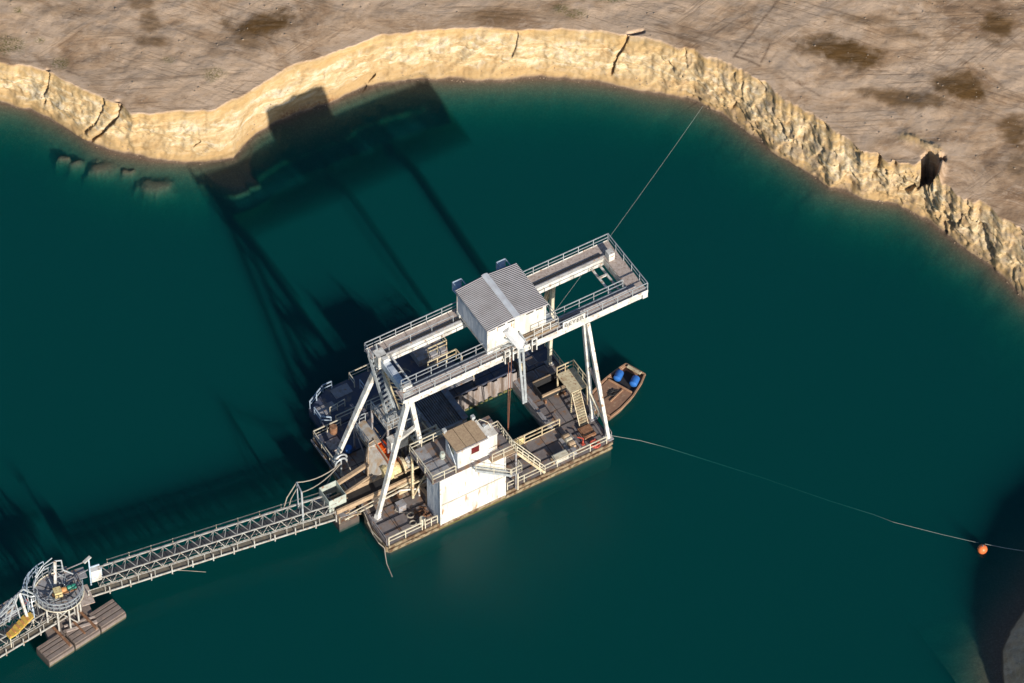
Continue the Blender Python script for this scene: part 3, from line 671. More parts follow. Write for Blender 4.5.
# ---- white machine block with control cabin -------------------------------
bl = part(MB().box(5.92, 13.1, -.28, 2.3, DZ+.03, 4.0), 'machine_house', M_wall)
up_ = part(MB().box(5.95, 13.1, -.25, 2.3, 4.05, 7.9), 'upper_wall', M_wall, bl)
part(MB().box(5.94, 13.0, -.262, 2.28, 4.0, 4.05), 'seam', M_grey, bl)
part(MB().box(6.0, 13.0, -.34, -.285, 3.92, 4.0), 'ledge', M_rail, bl)
sw = MB()
for i in range(9): sw.box(5.80, 5.915, -.15+i*.27, -.02+i*.27, 1.1, 7.8)
sw.box(5.84, 5.915, -.28, 2.3, 1.1, 7.85)
pl_ = MB()
for i in range(1,6): pl_.box(5.95+i*1.19,5.975+i*1.19,-.288,-.281,1.1,3.9).box(5.95+i*1.19,5.975+i*1.19,-.258,-.251,4.1,7.8)
part(pl_, 'panel_seam', M_rail, bl)
part(sw, 'side_wall', M_shade_wall, bl, 'streaked white side wall, shade blue put into its colour')
part(MB().box(5.78, 5.95, -.36, -.286, 1.05, 7.9), 'corner_post', M_white, bl)
part(MB().box(13.02, 13.14, -.36, -.286, 1.05, 7.9), 'corner_post', M_white, bl)
ud = part(MB().box(5.0, 13.9, -.35, 4.2, 7.92, 8.04), 'upper_deck', M_deck)
part(MB().box(5.1, 7.4, .1, 2.0, 8.044, 8.07).box(5.15, 6.6, 2.2, 4.1, 8.044, 8.07), 'hatch_cover', M_grey, ud)
part(MB().box(11.2, 13.9, -.95, -.352, 7.9, 7.99), 'front_walkway', M_tan, ud)
part(MB().rail([(7.6,-.3,8.04), (5.05,-.3,8.04), (5.05,4.15,8.04), (9.0,4.15,8.04)], 1.1, 1.3, .038), 'railing', M_rail, ud)
part(MB().rail([(11.3,-.9,8.0), (13.85,-.9,8.0), (13.85,2.4,8.0), (12.4,2.4,8.0)], 1.1, 1.1, .038), 'railing', M_rail, ud)
cs = MB()
for xx in (5.2, 8.9): cs.bar((xx,4.0,Zf), (xx,4.0,7.9), .22)
for zz in (3.2, 5.4): cs.bar((5.2,4.0,zz),(8.9,4.0,zz),.14)
cs.bar((5.2,4,1.1),(8.9,4,7.8),.12)
part(cs, 'support_frame', M_cream, ud)
# tubs and pipes between block and grizzly (cream pipe rack)
pr = MB()
for i in range(5): pr.tube((6.9,4.8+i*.5,6.3+.05*i), (9.6,4.8+i*.5,6.3+.05*i), .10)
pr.box(6.8, 7.0, 4.5, 7.2, 6.0, 6.18).box(9.5, 9.7, 4.5, 7.2, 6.0, 6.18)
part(pr, 'pipe_rack', M_rail)
part(MB().tube((7.1,4.6,7.05), (9.3,4.6,7.05), .32, 12), 'pipe', M_tan)
# control cabin
cb = part(MB().box(8.05, 11.5, .02, 2.35, 8.04, 10.85), 'control_cabin', M_wall)
part(MB().box(8.0, 8.045, .05, 2.3, 8.1, 10.8).bar((7.98,.4,8.3),(7.98,2.2,10.6),.06), 'side_wall', M_shade_wall, cb)
rf = MB()
for i in range(3): rf.box(7.75+i*1.16, 7.75+(i+1)*1.16-.05, -.18, 2.5, 10.86+.0, 10.98)
part(rf, 'roof', M_tan, cb)
part(MB().box(7.7, 11.3, -.24, -.185, 10.8, 11.0), 'gutter', M_grey, cb)
part(MB().box(9.5, 10.35, -.02, .015, 9.35, 10.25), 'window', M_winred, cb, 'window with a maroon blind')
part(MB().box(9.42, 10.43, -.035, .0, 9.27, 9.34).box(9.42,10.43,-.035,0,10.26,10.32).box(9.42,9.49,-.035,0,9.34,10.26).box(10.36,10.43,-.035,0,9.34,10.26), 'window_frame', M_white, cb)
part(MB().box(7.98, 8.0, .7, 1.7, 9.4, 10.3), 'window', M_glass, cb)
part(MB().box(11.52, 12.5, .2, 1.5, 8.04, 10.35).box(11.5, 12.56, .12, 1.6, 10.35, 10.45), 'side_cupboard', M_wall, cb)
for bx__ in ((7.75, 8.1, 2.2, 2.55, 10.99, 11.6),(10.9, 11.25, 2.2, 2.55, 10.99, 11.65),(11.6,11.9,1.2,1.5,10.46,10.9)):
    a_,b__,c__,d__,e_,f__ = bx__
    part(MB().box(a_+.12,b__-.12,c__+.1,d__-.1,e_,e_+.3).box(a_,b__,c__,d__,e_+.3,f__), 'floodlight', M_galv, cb)
part(MB().path([(11.3,2.0,11.0),(11.5,1.8,11.5),(12.1,1.3,11.2),(12.3,1.0,10.6)], .04), 'conduit', M_rail, cb)
part(MB().lathe((7.4,1.9,8.6), [(.25,-.5),(.28,0),(.2,.3)], 12), 'drain_pot', M_teal, cb)
# landing and stairs right of the block
lg = part(MB().box(13.15, 14.5, -.2, 2.5, 6.5, 6.6), 'landing', M_deckwarm)
part(MB().rail([(14.45,.9,6.6), (14.45,2.45,6.6), (13.2,2.45,6.6)], 1.1, .9, .036), 'railing', M_rail, lg)
part(MB().bar((14.4,-.1,Zf),(14.4,-.1,6.5),.16).bar((14.4,2.4,Zf),(14.4,2.4,6.5),.16).bar((13.2,2.4,Zf),(13.2,2.4,6.5),.14).box(13.14,13.2,.2,2.3,1.1,6.4), 'support_frame', M_grey, lg)
sa0, sa1 = Vector((14.5,.35,6.5)), Vector((17.7,.35,1.35))
sa = part(MB().stair(sa0, sa1, .9, (0,1,0), 16), 'stair', M_cream)
part(handrail(sa0, sa1, (0,.47,0), 1.0, 5, .036), 'railing', M_rail, sa)
sb0, sb1 = Vector((9.4,-.72,7.9)), Vector((13.4,-.72,4.6))
sb = part(MB().stair(sb0, sb1, .55, (0,1,0), 14), 'stair', M_galv)
part(MB().bar(sb0+Vector((0,-.3,1)), sb1+Vector((0,-.3,1)), .06).bar(sb0+Vector((0,-.3,.5)), sb1+Vector((0,-.3,.5)), .045).bar(sb0+Vector((0,-.3,0)),sb0+Vector((0,-.3,1)),.06).bar(sb0.lerp(sb1,.5)+Vector((0,-.3,0)),sb0.lerp(sb1,.5)+Vector((0,-.3,1)),.06).bar(sb1+Vector((0,-.3,0)),sb1+Vector((0,-.3,1)),.06), 'railing', M_rail, sb)
lb = part(MB().box(13.2, 14.6, -1.0, -.25, 4.45, 4.55), 'landing', M_grey)
part(MB().rail([(13.3,-.98,4.55),(14.55,-.98,4.55),(14.55,-.3,4.55)], 1.0, .7, .034), 'railing', M_rail, lb)
part(MB().bar((14.5,-.3,1.0),(14.5,-.3,4.45),.14), 'support_post', M_rail, lb)
# ---- railings round the pontoon --------------------------------------------
part(MB().rail([(.3,.12,DZ+.03), (4.0,.12,DZ+.03)], 1.15, 1.8, .05), 'railing', M_rail)
part(MB().rail([(4.35,.12,DZ+.03), (5.7,.12,DZ+.03)], 1.15, .7, .045), 'railing', M_rail)
part(MB().rail([(.12,.2,DZ+.03), (.12,3.1,DZ+.03), (.4,9.5,DZ+.03)], 1.05, 2.2, .026), 'railing', M_grey)
part(MB().rail([(13.6,.15,DZ+.03), (24.9,.15,DZ+.03)], 1.1, 2.0, .04), 'railing', M_rail)
part(MB().rail([(14.0,4.3,DZ+.03), (22.0,4.3,DZ+.03)], 1.25, 1.9, .05, kick=True), 'railing', M_cream)
part(MB().box(14.4, 17.9, 4.24, 4.28, 1.1, 2.1), 'side_panel', M_paleyel)
part(MB().rail([(26.1,15.4,DZ+.03), (26.1,9.6,DZ+.03)], 1.1, 1.6, .036), 'railing', M_cream)
part(MB().rail([(26.1,5.0,DZ+.03), (25.6,.4,DZ+.03)], 1.1, 1.7, .03, mid=False), 'railing', M_grey)
part(MB().rail([(.55,10.6,DZ+.03), (.55,15.4,DZ+.03), (3.6,15.4,DZ+.03)], 1.1, 1.5, .04), 'railing', M_rail)
part(MB().rail([(14.0,15.35,DZ+.03), (14.0,13.2,DZ+1.2)], 1.1, 1.2, .04).rail([(13.9,14.4,2.4), (17.4,14.4,2.4), (17.4,13.1,2.4)], 1.2, 1.1, .045), 'railing', M_cream)
r1, r2, r3 = D.at(428,371,2.4), D.at(456,358,2.4), D.at(462,365,2.4)
part(MB().rail([tuple(r1), tuple(r2), tuple(r3)], 1.35, 1.1, .05), 'railing', M_cream)
part(MB().box(13.9,17.5,13.0,14.5,2.28,2.38).bar((14,14.4,Zf),(14,14.4,2.3),.16).bar((17.4,14.4,Zf),(17.4,14.4,2.3),.16).bar((14,13.1,Zf),(14,13.1,2.3),.16).bar((17.4,13.1,Zf),(17.4,13.1,2.3),.16), 'platform', M_grey)
# ---- grizzly hopper over the well ------------------------------------------
gz = part(MB().box(9.7, 9.95, 7.8, 12.6, 2.2, 4.2).box(13.1, 13.4, 7.8, 12.6, 2.6, 4.3).box(9.7, 13.4, 7.55, 7.8, 3.3, 4.2).box(9.7, 13.4, 12.4, 12.6, 2.4, 4.2)
   .box(9.96,13.09,7.81,12.39,2.2,2.3), 'grizzly_hopper', M_grey)
g_ = MB()
for i in range(13):
    xx = 10.05+i*.235; g_.box(xx, xx+.09, 7.9, 12.35, 3.72, 3.98)
part(g_, 'grate', M_grey, gz)
part(MB().box(9.97,13.08,7.82,12.38,2.31,2.4), 'chute_floor', M_dark, gz)
part(MB().box(12.95, 13.6, 7.6, 12.5, 4.31, 4.42), 'edge_plate', M_slate, gz)
part(MB().bar((9.8,7.6,Zf),(9.8,7.6,3.3),.2).bar((13.2,7.6,-.5),(13.2,7.6,3.3),.22).bar((13.2,12.5,Zf),(13.2,12.5,2.6),.2).bar((11.8,7.6,-.5),(11.8,7.6,3.3),.2).box(9.0,14.2,7.4,7.54,2.9,3.3), 'support_frame', M_rust, gz)
part(MB().bar((9.0,8.0,5.2),(10.3,7.0,3.9),.16).bar((8.9,8.5,5.6),(9.2,6.6,5.0),.14), 'tie_bar', M_cream)
# ---- left machinery --------------------------------------------------------
gc = MB(); A_ = [D.at(368,444,4.6), D.at(374,440,4.6), D.at(389,462,4.2), D.at(384,478,1.6), D.at(368,482,1.6), D.at(365,462,2.8)]
ctr = sum(A_, Vector())/6
gc.add(A_+[p-Vector((0,0,.5)) for p in A_], [(0,1,2,3,4,5),(11,10,9,8,7,6)]+[(i,(i+1)%6,(i+1)%6+6,i+6) for i in range(6)])
part(gc, 'discharge_chute', M_greych)
ge = MB()
for i in (0, 3): ge.bar(A_[i]+Vector((0,0,.05)), A_[(i+4)%6]+Vector((0,0,.05)), .12)
ge.bar(A_[1], A_[2], .14).bar(A_[0], A_[5], .12).bar(A_[5], A_[4], .12)
part(ge, 'chute_rim', M_tan)
gs = MB()
for p in (A_[0], A_[1], A_[2], A_[5]): gs.bar((p.x,p.y,Zf), p-Vector((0,0,.5)), .16)
part(gs, 'support_frame', M_grey)
# screening machine: drum housing, ribs, motor, discharge ring
sm = part(MB().lathe((3.6,6.9,2.6), [(.75,-.1),(.95,.15),(.95,1.5),(.75,1.75)], 16, 'x').box(3.7,5.5,6.1,7.7,1.1,2.0), 'screen_drum', M_paleyel, smooth=False)
part(MB().lathe((5.45,6.9,2.7), [(1.05,0),(1.05,.16),(.8,.17),(.8,.5)], 16, 'x').lathe((4.4,6.9,2.6),[(1.0,0),(1.0,.1)],16,'x').lathe((3.9,6.9,2.6),[(1.0,0),(1.0,.1)],16,'x'), 'drum_ring', M_cream, sm)
part(MB().box(4.4,5.9,5.2,6.0,1.1,1.9).box(4.2,6.2,4.9,5.1,1.1,2.2).bar((4.0,5.0,2.2),(6.4,5.0,2.2),.14).bar((4.2,5.9,2.6),(6.4,5.7,2.4),.12), 'drum_frame', M_cream, sm)
part(MB().lathe((5.9,5.6,1.5), [(.32,0),(.34,.1),(.34,.7),(.25,.85)], 12, 'x').box(6.0,6.5,5.4,5.8,1.03,1.3), 'motor', M_tan, sm)
fn = part(MB().lathe((6.9,6.15,3.6), [(.35,-2.2),(.55,-1.6),(.85,-.4),(.95,0)], 16), 'feed_funnel', M_dark)
part(MB().torus((6.9,6.15,3.6), .95, .10, 18, 6), 'rim', M_rail, fn)
part(MB().lathe((6.1,6.3,2.6),[(.2,-1.5),(.22,1.3)],12).lathe((6.1,6.3,3.9),[(.34,0),(.34,.12)],12), 'vertical_pipe', M_white)
part(MB().path([(3.4,4.9,1.6),(4.2,4.6,2.2),(5.9,4.1,1.9),(6.9,4.3,2.3)], .09, 8).tube((5.9,4.1,1.9),(5.9,3.9,1.05),.12), 'pipe', M_white)
cbk = part(MB().box(5.9,7.0,3.7,4.05,2.3,2.42).box(5.9,6.25,2.9,3.7,2.3,2.42).box(5.9,7.0,2.55,2.9,2.3,2.42).bar((6.0,3.9,1.03),(6.0,3.9,2.3),.12).bar((6.0,2.7,1.03),(6.0,2.7,2.3),.12), 'bracket_platform', M_tan)
# feed belt toward the bridge: two stained steel beams with a dark belt
fb = part(MB().box(-2.6,6.1,5.05,5.25,2.3,2.85).box(-2.6,2.2,6.55,6.75,2.5,3.1), 'transfer_belt', M_tan)
part(MB().box(-2.5,6.0,5.26,6.54,2.55,2.62), 'belt', M_dark, fb)
bb = MB()
for i in range(9): bb.box(-2.3+i*.95,-2.18+i*.95,5.25,6.55,2.35,2.5)
part(bb, 'roller', M_rust, fb)
part(MB().bar((-2.0,4.7,1.5),(6.2,4.7,2.2),.12).bar((-1.5,4.75,2.0),(5.2,4.75,2.6),.07), 'side_pipe', M_rail, fb)
hx = part(MB(), 'discharge_hopper', M_teal, fb) if False else None
hb_ = MB()
x0,x1,y0,y1 = -3.1,-1.2,5.7,7.7
for a0,a1,b0,b1 in ((x0,x0+.06,y0,y1),(x1-.06,x1,y0,y1),(x0+.06,x1-.06,y0,y0+.06),(x0+.06,x1-.06,y1-.06,y1)): hb_.box(a0,a1,b0,b1,2.2,3.9)
part(hb_, 'discharge_hopper', M_teal)
part(MB().bar((-1.2,6.2,3.3),(2.4,6.9,3.3),.22).bar((-1.2,7.6,3.4),(2.6,8.2,3.4),.36), 'hopper_beam', M_tan)
# bits of structure under the stair: beams, pipes
jm = MB()
for i in range(26):
    x_, y_ = random.uniform(3.2, 9.0), random.uniform(4.6, 11.5); z_ = random.uniform(1.1, 3.6); dx_, dy_ = random.choice([(random.uniform(.6,2.2),0),(0,random.uniform(.6,2.2))])
    jm.bar((x_,y_,z_),(x_+dx_,y_+dy_,z_+random.uniform(-.2,.2)), random.choice([.08,.12,.18]))
part(jm, 'pipework', M_tan)
jm = MB()
for i in range(22):
    x_, y_ = random.uniform(6.2, 9.2), random.uniform(4.6, 9.5); z_ = random.uniform(1.6, 5.2)
    if random.random() < .5: jm.bar((x_,y_,1.03),(x_,y_,z_), random.choice([.1,.14]))
    else: jm.bar((x_,y_,z_),(x_+random.uniform(.5,1.6),y_,z_), .1)
part(jm, 'support_frame', M_cream)
# right deck: stair tower, trough, loose gear
tp_ = part(MB().box(23.9, 25.9, 5.3, 8.1, 3.9, 4.0), 'stair_platform', M_cream)
part(MB().rail([(25.85,5.4,4.0), (25.85,8.05,4.0), (23.95,8.05,4.0)], 1.1, .9, .04), 'railing', M_cream, tp_)
pp = MB()
for xx in (24.0, 25.8):
    for yy in (5.4, 8.0): pp.bar((xx,yy,Zf),(xx,yy,3.9),.16)
part(pp, 'support_frame', M_cream, tp_)
ss = part(MB().stair((24.45,5.25,3.95), (24.15,3.2,1.1), .95, (1,0,0), 13), 'stair', M_cream)
tr = part(MB().box(22.0,25.0,7.7,7.8,1.5,2.4).box(22.0,25.0,9.2,9.3,1.5,2.6).box(22.0,22.1,7.81,9.19,1.5,2.4).box(24.9,25.0,7.81,9.19,1.5,2.4).box(22.1,24.9,7.81,9.19,1.5,1.6), 'trough', M_dark)
part(MB().box(22.0,25.1,7.5,7.69,2.2,2.45).box(22.0,25.2,9.31,9.45,2.4,2.62), 'trough_rim', M_tan, tr)
part(MB().box(22.3,22.5,7.5,9.4,DZ+.03,1.49).box(24.5,24.7,7.5,9.4,DZ+.03,1.49), 'trough_leg', M_rust, tr)
for x_, y_ in [(22.6,13.0),(23.9,13.0),(22.9,11.3),(24.2,11.3),(22.7,9.95),(24.0,9.95),(22.0,5.6),(24.9,9.9)]:
    o = part(MB().box(x_-.55,x_+.55,y_-.55,y_+.55,DZ+.034,DZ+.075), 'hatch', M_grey)
    part(MB().box(x_-.45,x_+.45,y_-.45,y_+.45,DZ+.079,DZ+.12), 'hatch_lid', M_deck, o)
part(MB().lathe((21.9,12.3,1.9), [(.75,0),(.8,.08),(.45,.1),(.45,.65),(.8,.67),(.75,.75)], 16, 'x').box(21.8,22.8,11.9,12.1,1.03,1.9), 'anchor_winch', M_dark)
part(MB().lathe((22.1,12.3,1.9), [(.47,0),(.47,.4)], 14, 'x'), 'winch_drum', M_paleyel)

# ---- trolley with the winch house ------------------------------------------
th = thing('winch_house', 'white winch house with grey corrugated roof riding on top of the gantry beams', 'winch house', D, (17.45, 7.7, 16.2))
x0, x1, y0, y1 = 14.2, 20.7, 4.85, 10.5
part(MB().box(x0+.02,x1-.02,y0,y1,17.0,19.9), 'wall', M_wall, th)
part(MB().box(x0-.02,x0+.016,y0+.05,y1-.05,17.05,19.85), 'side_wall', M_shade_wall, th)
for bx__ in ((x0-.06,x0+.16,y0-.06,y0-.004,16.6,19.9),(x0-.06,x0+.16,y1+.004,y1+.06,16.9,19.95),(x1-.2,x1-.03,y0-.06,y0-.004,16.9,19.9)): part(MB().box(*bx__), 'corner_post', M_white, th)
rv = []; n = 40
rb = MB(); yy = np.linspace(y0-.2, y1+.25, 29*8+1)
xm = 17.35; prof = [(x0-.15, 19.93), (xm, 20.22), (x1+.15, 19.93)]
vs = []; 
for j, y_ in enumerate(yy):
    dz_ = .085*math.sin(2*PI*j/8)
    for (x_, z_) in prof: vs.append((x_, y_, z_+dz_+.06))
fs = [(j*3+i, j*3+i+1, (j+1)*3+i+1, (j+1)*3+i) for j in range(len(yy)-1) for i in range(2)]
n0 = len(vs); vs += [(a_, b_, c_-.06) for a_, b_, c_ in vs]; fs += [tuple(k_+n0 for k_ in reversed(f_)) for f_ in fs]
rb.add(vs, fs); ro = part(rb, 'roof', M_roof, th)
rdg = MB().add([(xm-.34,y0-.25,20.33),(xm,y0-.25,20.42),(xm+.34,y0-.25,20.33),(xm-.34,y1+.3,20.33),(xm,y1+.3,20.42),(xm+.34,y1+.3,20.33)], [(0,1,4,3),(1,2,5,4)]).box(xm-.3,xm+.3,y0-.2,y1+.25,20.27,20.31)
part(rdg, 'ridge_cap', M_ridge, ro)
vt = MB()
for i in range(6):
    if i != 3: vt.box(x0+.1+i*1.05, x0+.9+i*1.05, y0-.025, y0-.003, 19.62, 19.78)
part(vt, 'vent_slot', M_dark, th)
part(MB().box(x0-.1,x1+.1,y0-.15,y0+.3,16.55,16.98).box(x0-.1,x1+.1,y1-.5,y1+.1,16.55,16.98).box(x0,x0+.3,y0+.31,y1-.51,16.6,16.95).box(x1-.3,x1,y0+.31,y1-.51,16.6,16.95), 'chassis', M_white, th)
for x_ in (14.9, 20.0):
    for y_ in (5.18, 10.06):
        part(MB().lathe((x_,y_-.12,16.34),[(.22,0),(.26,.04),(.26,.2),(.22,.24)],14,'y').lathe((x_+.6,y_-.12,16.34),[(.22,0),(.26,.04),(.26,.2),(.22,.24)],14,'y'), 'wheel', M_dark, th)
# front catwalk, arm, hanging spar with sheaves
part(MB().box(17.6,21.6,4.0,4.8,16.9,16.98), 'catwalk', M_tan, th)
part(MB().rail([(18.9,4.05,16.98),(21.6,4.05,16.98),(21.6,4.8,16.98)], 1.1, .95, .034).rail([(20.75,6.5,17.0),(21.7,6.5,17.0),(21.7,4.8,17.0)],1.1,1.,.03), 'railing', M_white, th)
part(MB().box(20.72,21.6,5.0,6.4,17.0,17.08), 'side_step', M_galv, th)
am = MB(); a0, a1 = Vector((16.35,4.84,18.95)), Vector((17.35,3.75,16.9))
am.bar(a0, a1, .95, .5); part(am, 'hoist_arm', M_ridge, th)
part(MB().bar((16.0,4.6,17.9),(16.9,4.0,17.0),.12).bar((17.6,4.6,17.9),(17.9,4.0,17.0),.12).bar((15.8,4.75,16.9),(17.9,3.9,16.6),.14), 'arm_brace', M_galv, th)
for x_ in (15.75, 16.65, 18.75):
    f_ = MB().box(x_-.28,x_-.18,3.72,3.92,15.3,17.1).box(x_+.22,x_+.32,3.72,3.92,15.3,17.1).box(x_-.18,x_+.22,3.72,3.92,16.95,17.08).box(x_-.18,x_+.22,3.72,3.92,16.2,16.32)
    fo = part(f_, 'sheave_frame', M_white, th)
    part(MB().lathe((x_-.1,3.82,15.8),[(.3,0),(.34,.04),(.26,.1),(.34,.16),(.3,.2)],16,'x'), 'sheave', M_dark, fo)
sp_ = MB(); t0, t1 = Vector((17.3,3.9,16.4)), Vector((17.9,4.1,7.6))
for o_ in (-.24, .24): sp_.bar(t0+Vector((o_,0,0)), t1+Vector((o_*.55,0,0)), .16, .24)
sp_.bar(t0+Vector((-.35,0,-.3)), t0+Vector((.35,0,-.3)), .3).bar(t1+Vector((-.15,0,.3)), t1+Vector((.15,0,.3)), .3)
for q_ in (.25,.5,.75):
    c_ = t0.lerp(t1, q_); sp_.bar(c_-Vector((.22,0,0)), c_+Vector((.22,0,0)), .12)
part(sp_, 'hanging_spar', M_galv, th)
rp_ = MB()
for o_ in (-.14, .2): rp_.tube((16.3+o_,4.2,15.6), (17.5+o_*.2,6.6,.6), .035, 5)
part(rp_, 'hoist_rope', M_redrope, th)
# two light blue baskets hung on the rear wall
for kx, (px_, py_) in enumerate(((452.5, 282.5), (496.5, 262.5))):
    q0 = D.at(px_, py_, 19.7); x_, yb_ = q0.x, 10.56; yo = q0.y
    b = MB()
    for p_, q_ in [((x_,yb_,18.9),(x_,yb_,19.9)),((x_+.95,yb_,18.9),(x_+.95,yb_,19.9)),((x_,yo,18.6),(x_,yo,19.7)),((x_+.95,yo,18.6),(x_+.95,yo,19.7)),((x_,yb_,19.8),(x_,yo,19.7)),((x_+.95,yb_,19.8),(x_+.95,yo,19.7)),((x_,yo,19.7),(x_+.95,yo,19.7)),((x_,yo,18.6),(x_+.95,yo,18.6)),((x_,yb_,18.9),(x_,yo,18.6)),((x_+.95,yb_,18.9),(x_+.95,yo,18.6)),((x_,yb_,19.0),(x_,yo,19.7))]: b.bar(p_, q_, .08)
    bo = part(b, 'basket_frame', M_bluerail, th)
    part(MB().box(x_+.05,x_+.9,yo-.04,yo,18.65,19.6).box(x_+.05,x_+.9,yb_+.02,yo-.05,18.6,18.66), 'basket_panel', M_basket, bo)

# ---- blue work pontoon behind the dredger -----------------------------------
wp = thing('work_pontoon', 'dark blue flat work pontoon with pale blue railings moored behind the dredger', 'pontoon', D, (9.5, 18.1, 0))
part(MB().prism([(3.4,15.75),(17.4,15.75),(17.4,20.3),(4.6,20.3),(2.0,19.0),(2.0,16.6)], -.5, .95), 'hull', M_navy, wp)
part(MB().prism([(3.5,15.85),(17.3,15.85),(17.3,20.2),(4.6,20.2),(2.1,18.95),(2.1,16.65)], .954, 1.0), 'deck', M_navy, wp)
part(MB().rail([(2.1,18.9,1.0),(4.2,20.05,1.0),(5.2,20.05,1.0)], 1.1, 1.1, .045), 'railing', M_bluerail, wp)
part(MB().rail([(2.1,18.0,1.0),(2.1,16.7,1.0),(2.9,16.1,1.0)], 1.1, .9, .05), 'railing', M_bluerail, wp)
part(MB().rail([(7.2,19.0,1.0),(7.2,20.1,1.0),(13.6,20.1,1.0)], 1.1, 1.9, .04), 'railing', M_rail, wp)
part(MB().rail([(3.4,17.2,1.0),(5.2,17.4,1.0)], 1.1, .9, .035).rail([(3.4,16.0,1.0),(8.6,16.0,1.0)],1.1,1.7,.04), 'railing', M_rail, wp)
part(MB().bar((7.6,18.6,1.0),(7.6,18.6,2.4),.07).bar((7.6,17.4,1.0),(7.6,17.4,2.4),.07).bar((7.6,18.6,2.4),(7.6,17.4,2.4),.07).bar((7.6,18.6,1.7),(7.6,17.4,1.7),.07), 'gate', M_bluerail, wp)
part(MB().box(14.0,17.3,18.0,20.0,1.0,1.9), 'raised_deck', M_grey, wp)
part(MB().rail([(17.2,18.1,1.9),(17.2,19.9,1.9),(11.5,19.9,1.9)], 1.2, 1.4, .045).rail([(15.1,18.1,1.9),(17.2,18.1,1.9)],1.2,1.05,.05), 'railing', M_cream, wp)
part(MB().box(4.9,6.8,18.6,19.9,1.004,1.05).box(2.6,4.4,17.4,18.6,1.004,1.05), 'deck_plate', M_grey, wp)
part(MB().torus((12.0,17.8,1.1), .9, .05, 24, 5, a1=4.4), 'hose', M_rope, wp)

# ---- loose things on the dredger --------------------------------------------
ob = thing('skip_container', 'small bright orange open container standing by the grey chute under the stair', 'container', D, (4.6, 8.6, 2.7))
c0 = D.at(374,443,4.3); c1 = D.at(382,438,4.3); c2 = D.at(396,454,4.3); c3 = D.at(388,461,4.3)
q_ = [Vector((c.x, c.y, 0)) for c in (c0, c1, c2, c3)]
obm = MB(); zt, zb = 4.3, 3.0; ins_ = [(p*.86+sum(q_, Vector())/4*.14) for p in q_]
vs = [(p.x,p.y,zb) for p in q_]+[(p.x,p.y,zt) for p in q_]+[(p.x,p.y,zt) for p in ins_]+[(p.x,p.y,zb+.9) for p in ins_]
fs = [(3,2,1,0)]+[(i,(i+1)%4,(i+1)%4+4,i+4) for i in range(4)]+[(i+4,(i+1)%4+4,(i+1)%4+8,i+8) for i in range(4)]+[(i+8,(i+1)%4+8,(i+1)%4+12,i+12) for i in range(4)]+[(12,13,14,15)]
part(obm.add(vs, fs), 'shell', M_orange, ob)
m_ = (q_[0]+q_[3])/2; m2 = (q_[1]+q_[2])/2
part(MB().bar((m_.x,m_.y,zt+.04),(m2.x,m2.y,zt+.04),.1), 'cross_rib', M_orange, ob)
part(MB().bar((q_[0].x,q_[0].y,1.03),(q_[0].x,q_[0].y,3.0),.14).bar((q_[3].x,q_[3].y,1.03),(q_[3].x,q_[3].y,3.0),.14).bar((q_[1].x,q_[1].y,1.03),(q_[1].x,q_[1].y,3.0),.14).bar((q_[2].x,q_[2].y,1.03),(q_[2].x,q_[2].y,3.0),.14), 'stand', M_grey, ob)
def single(mb, name, m, label, cat, base, fr=D, group=None, smooth=False):
    o = mb.build(name, m, fr=fr, off=base, smooth=smooth); return tag(o, label, cat, group)
bx_ = thing('storage_box', 'low white beige storage box with two bands beside the outer rail of the near deck', 'box', D, (20.0,.8,DZ+.03))
part(MB().box(19.25,20.75,.45,1.15,DZ+.034,1.6), 'body', M_wall, bx_)
part(MB().box(19.2,20.8,.4,.78,1.604,1.68).box(19.2,20.8,.8,1.2,1.604,1.68), 'lid', M_rail, bx_)
part(MB().box(19.05,19.19,.5,1.1,1.1,1.4), 'end_grip', M_tan, bx_)
wn = thing('deck_winch', 'grey deck winch with beige ribbed drum at the corner of the moon pool', 'winch', D, (22.0,1.9,DZ+.03))
for i in range(3): part(MB().lathe((21.7+.0,2.5-i*.5,1.5),[(.28,-.35),(.42,-.3),(.42,.3),(.28,.35)],14,'x'), 'drum', M_tan if i % 2 == 0 else M_rail, wn)
part(MB().box(21.0,21.6,.9,2.8,DZ+.034,1.4).box(22.2,22.4,.9,2.8,DZ+.034,1.4).box(20.9,21.7,.5,1.0,DZ+.034,1.7), 'frame', M_grey, wn)
single(MB().torus((23.9,.55,1.14), .42, .10, 16, 6).torus((23.75,.6,1.32), .36, .09, 16, 6).bar((23.6,.5,1.04),(24.1,1.0,1.4),.1), 'hose_coil', M_red, 'faded red coiled hose by the outer rail near the right front leg', 'hose', (23.9,.6,DZ+.03))
single(MB().tube((22.9,1.3,DZ+.04),(22.9,1.3,1.9),.08).tube((22.9,1.3,1.9),(22.5,1.7,1.9),.06).box(22.7,23.1,1.1,1.5,DZ+.034,DZ+.1), 'red_post', M_red, 'short faded red post standing among rusty pipes on the right front deck', 'post', (22.9,1.3,DZ+.03))
single(MB().box(23.3,24.6,1.6,3.0,DZ+.034,1.35).box(23.4,24.5,1.7,2.9,1.354,1.45), 'pump_skid', M_rust, 'rusty square pump skid at the foot of the cream stair', 'pump', (24.0,2.3,DZ+.03))
b = MB()
for i in range(34):
    a_ = random.random()*6.3; x_, y_ = random.uniform(4.3,5.6), random.uniform(.4,2.4); l_ = random.uniform(.2,.7); z_ = random.uniform(1.06,1.4)
    b.bar((x_-math.cos(a_)*l_/2,y_-math.sin(a_)*l_/2,z_),(x_+math.cos(a_)*l_/2,y_+math.sin(a_)*l_/2,z_+random.uniform(-.1,.1)),random.uniform(.05,.11))
single(b, 'scrap_heap', M_rust, 'heap of rusty steel scrap on the deck left of the white machine block', 'scrap', (5,1.3,DZ+.03))
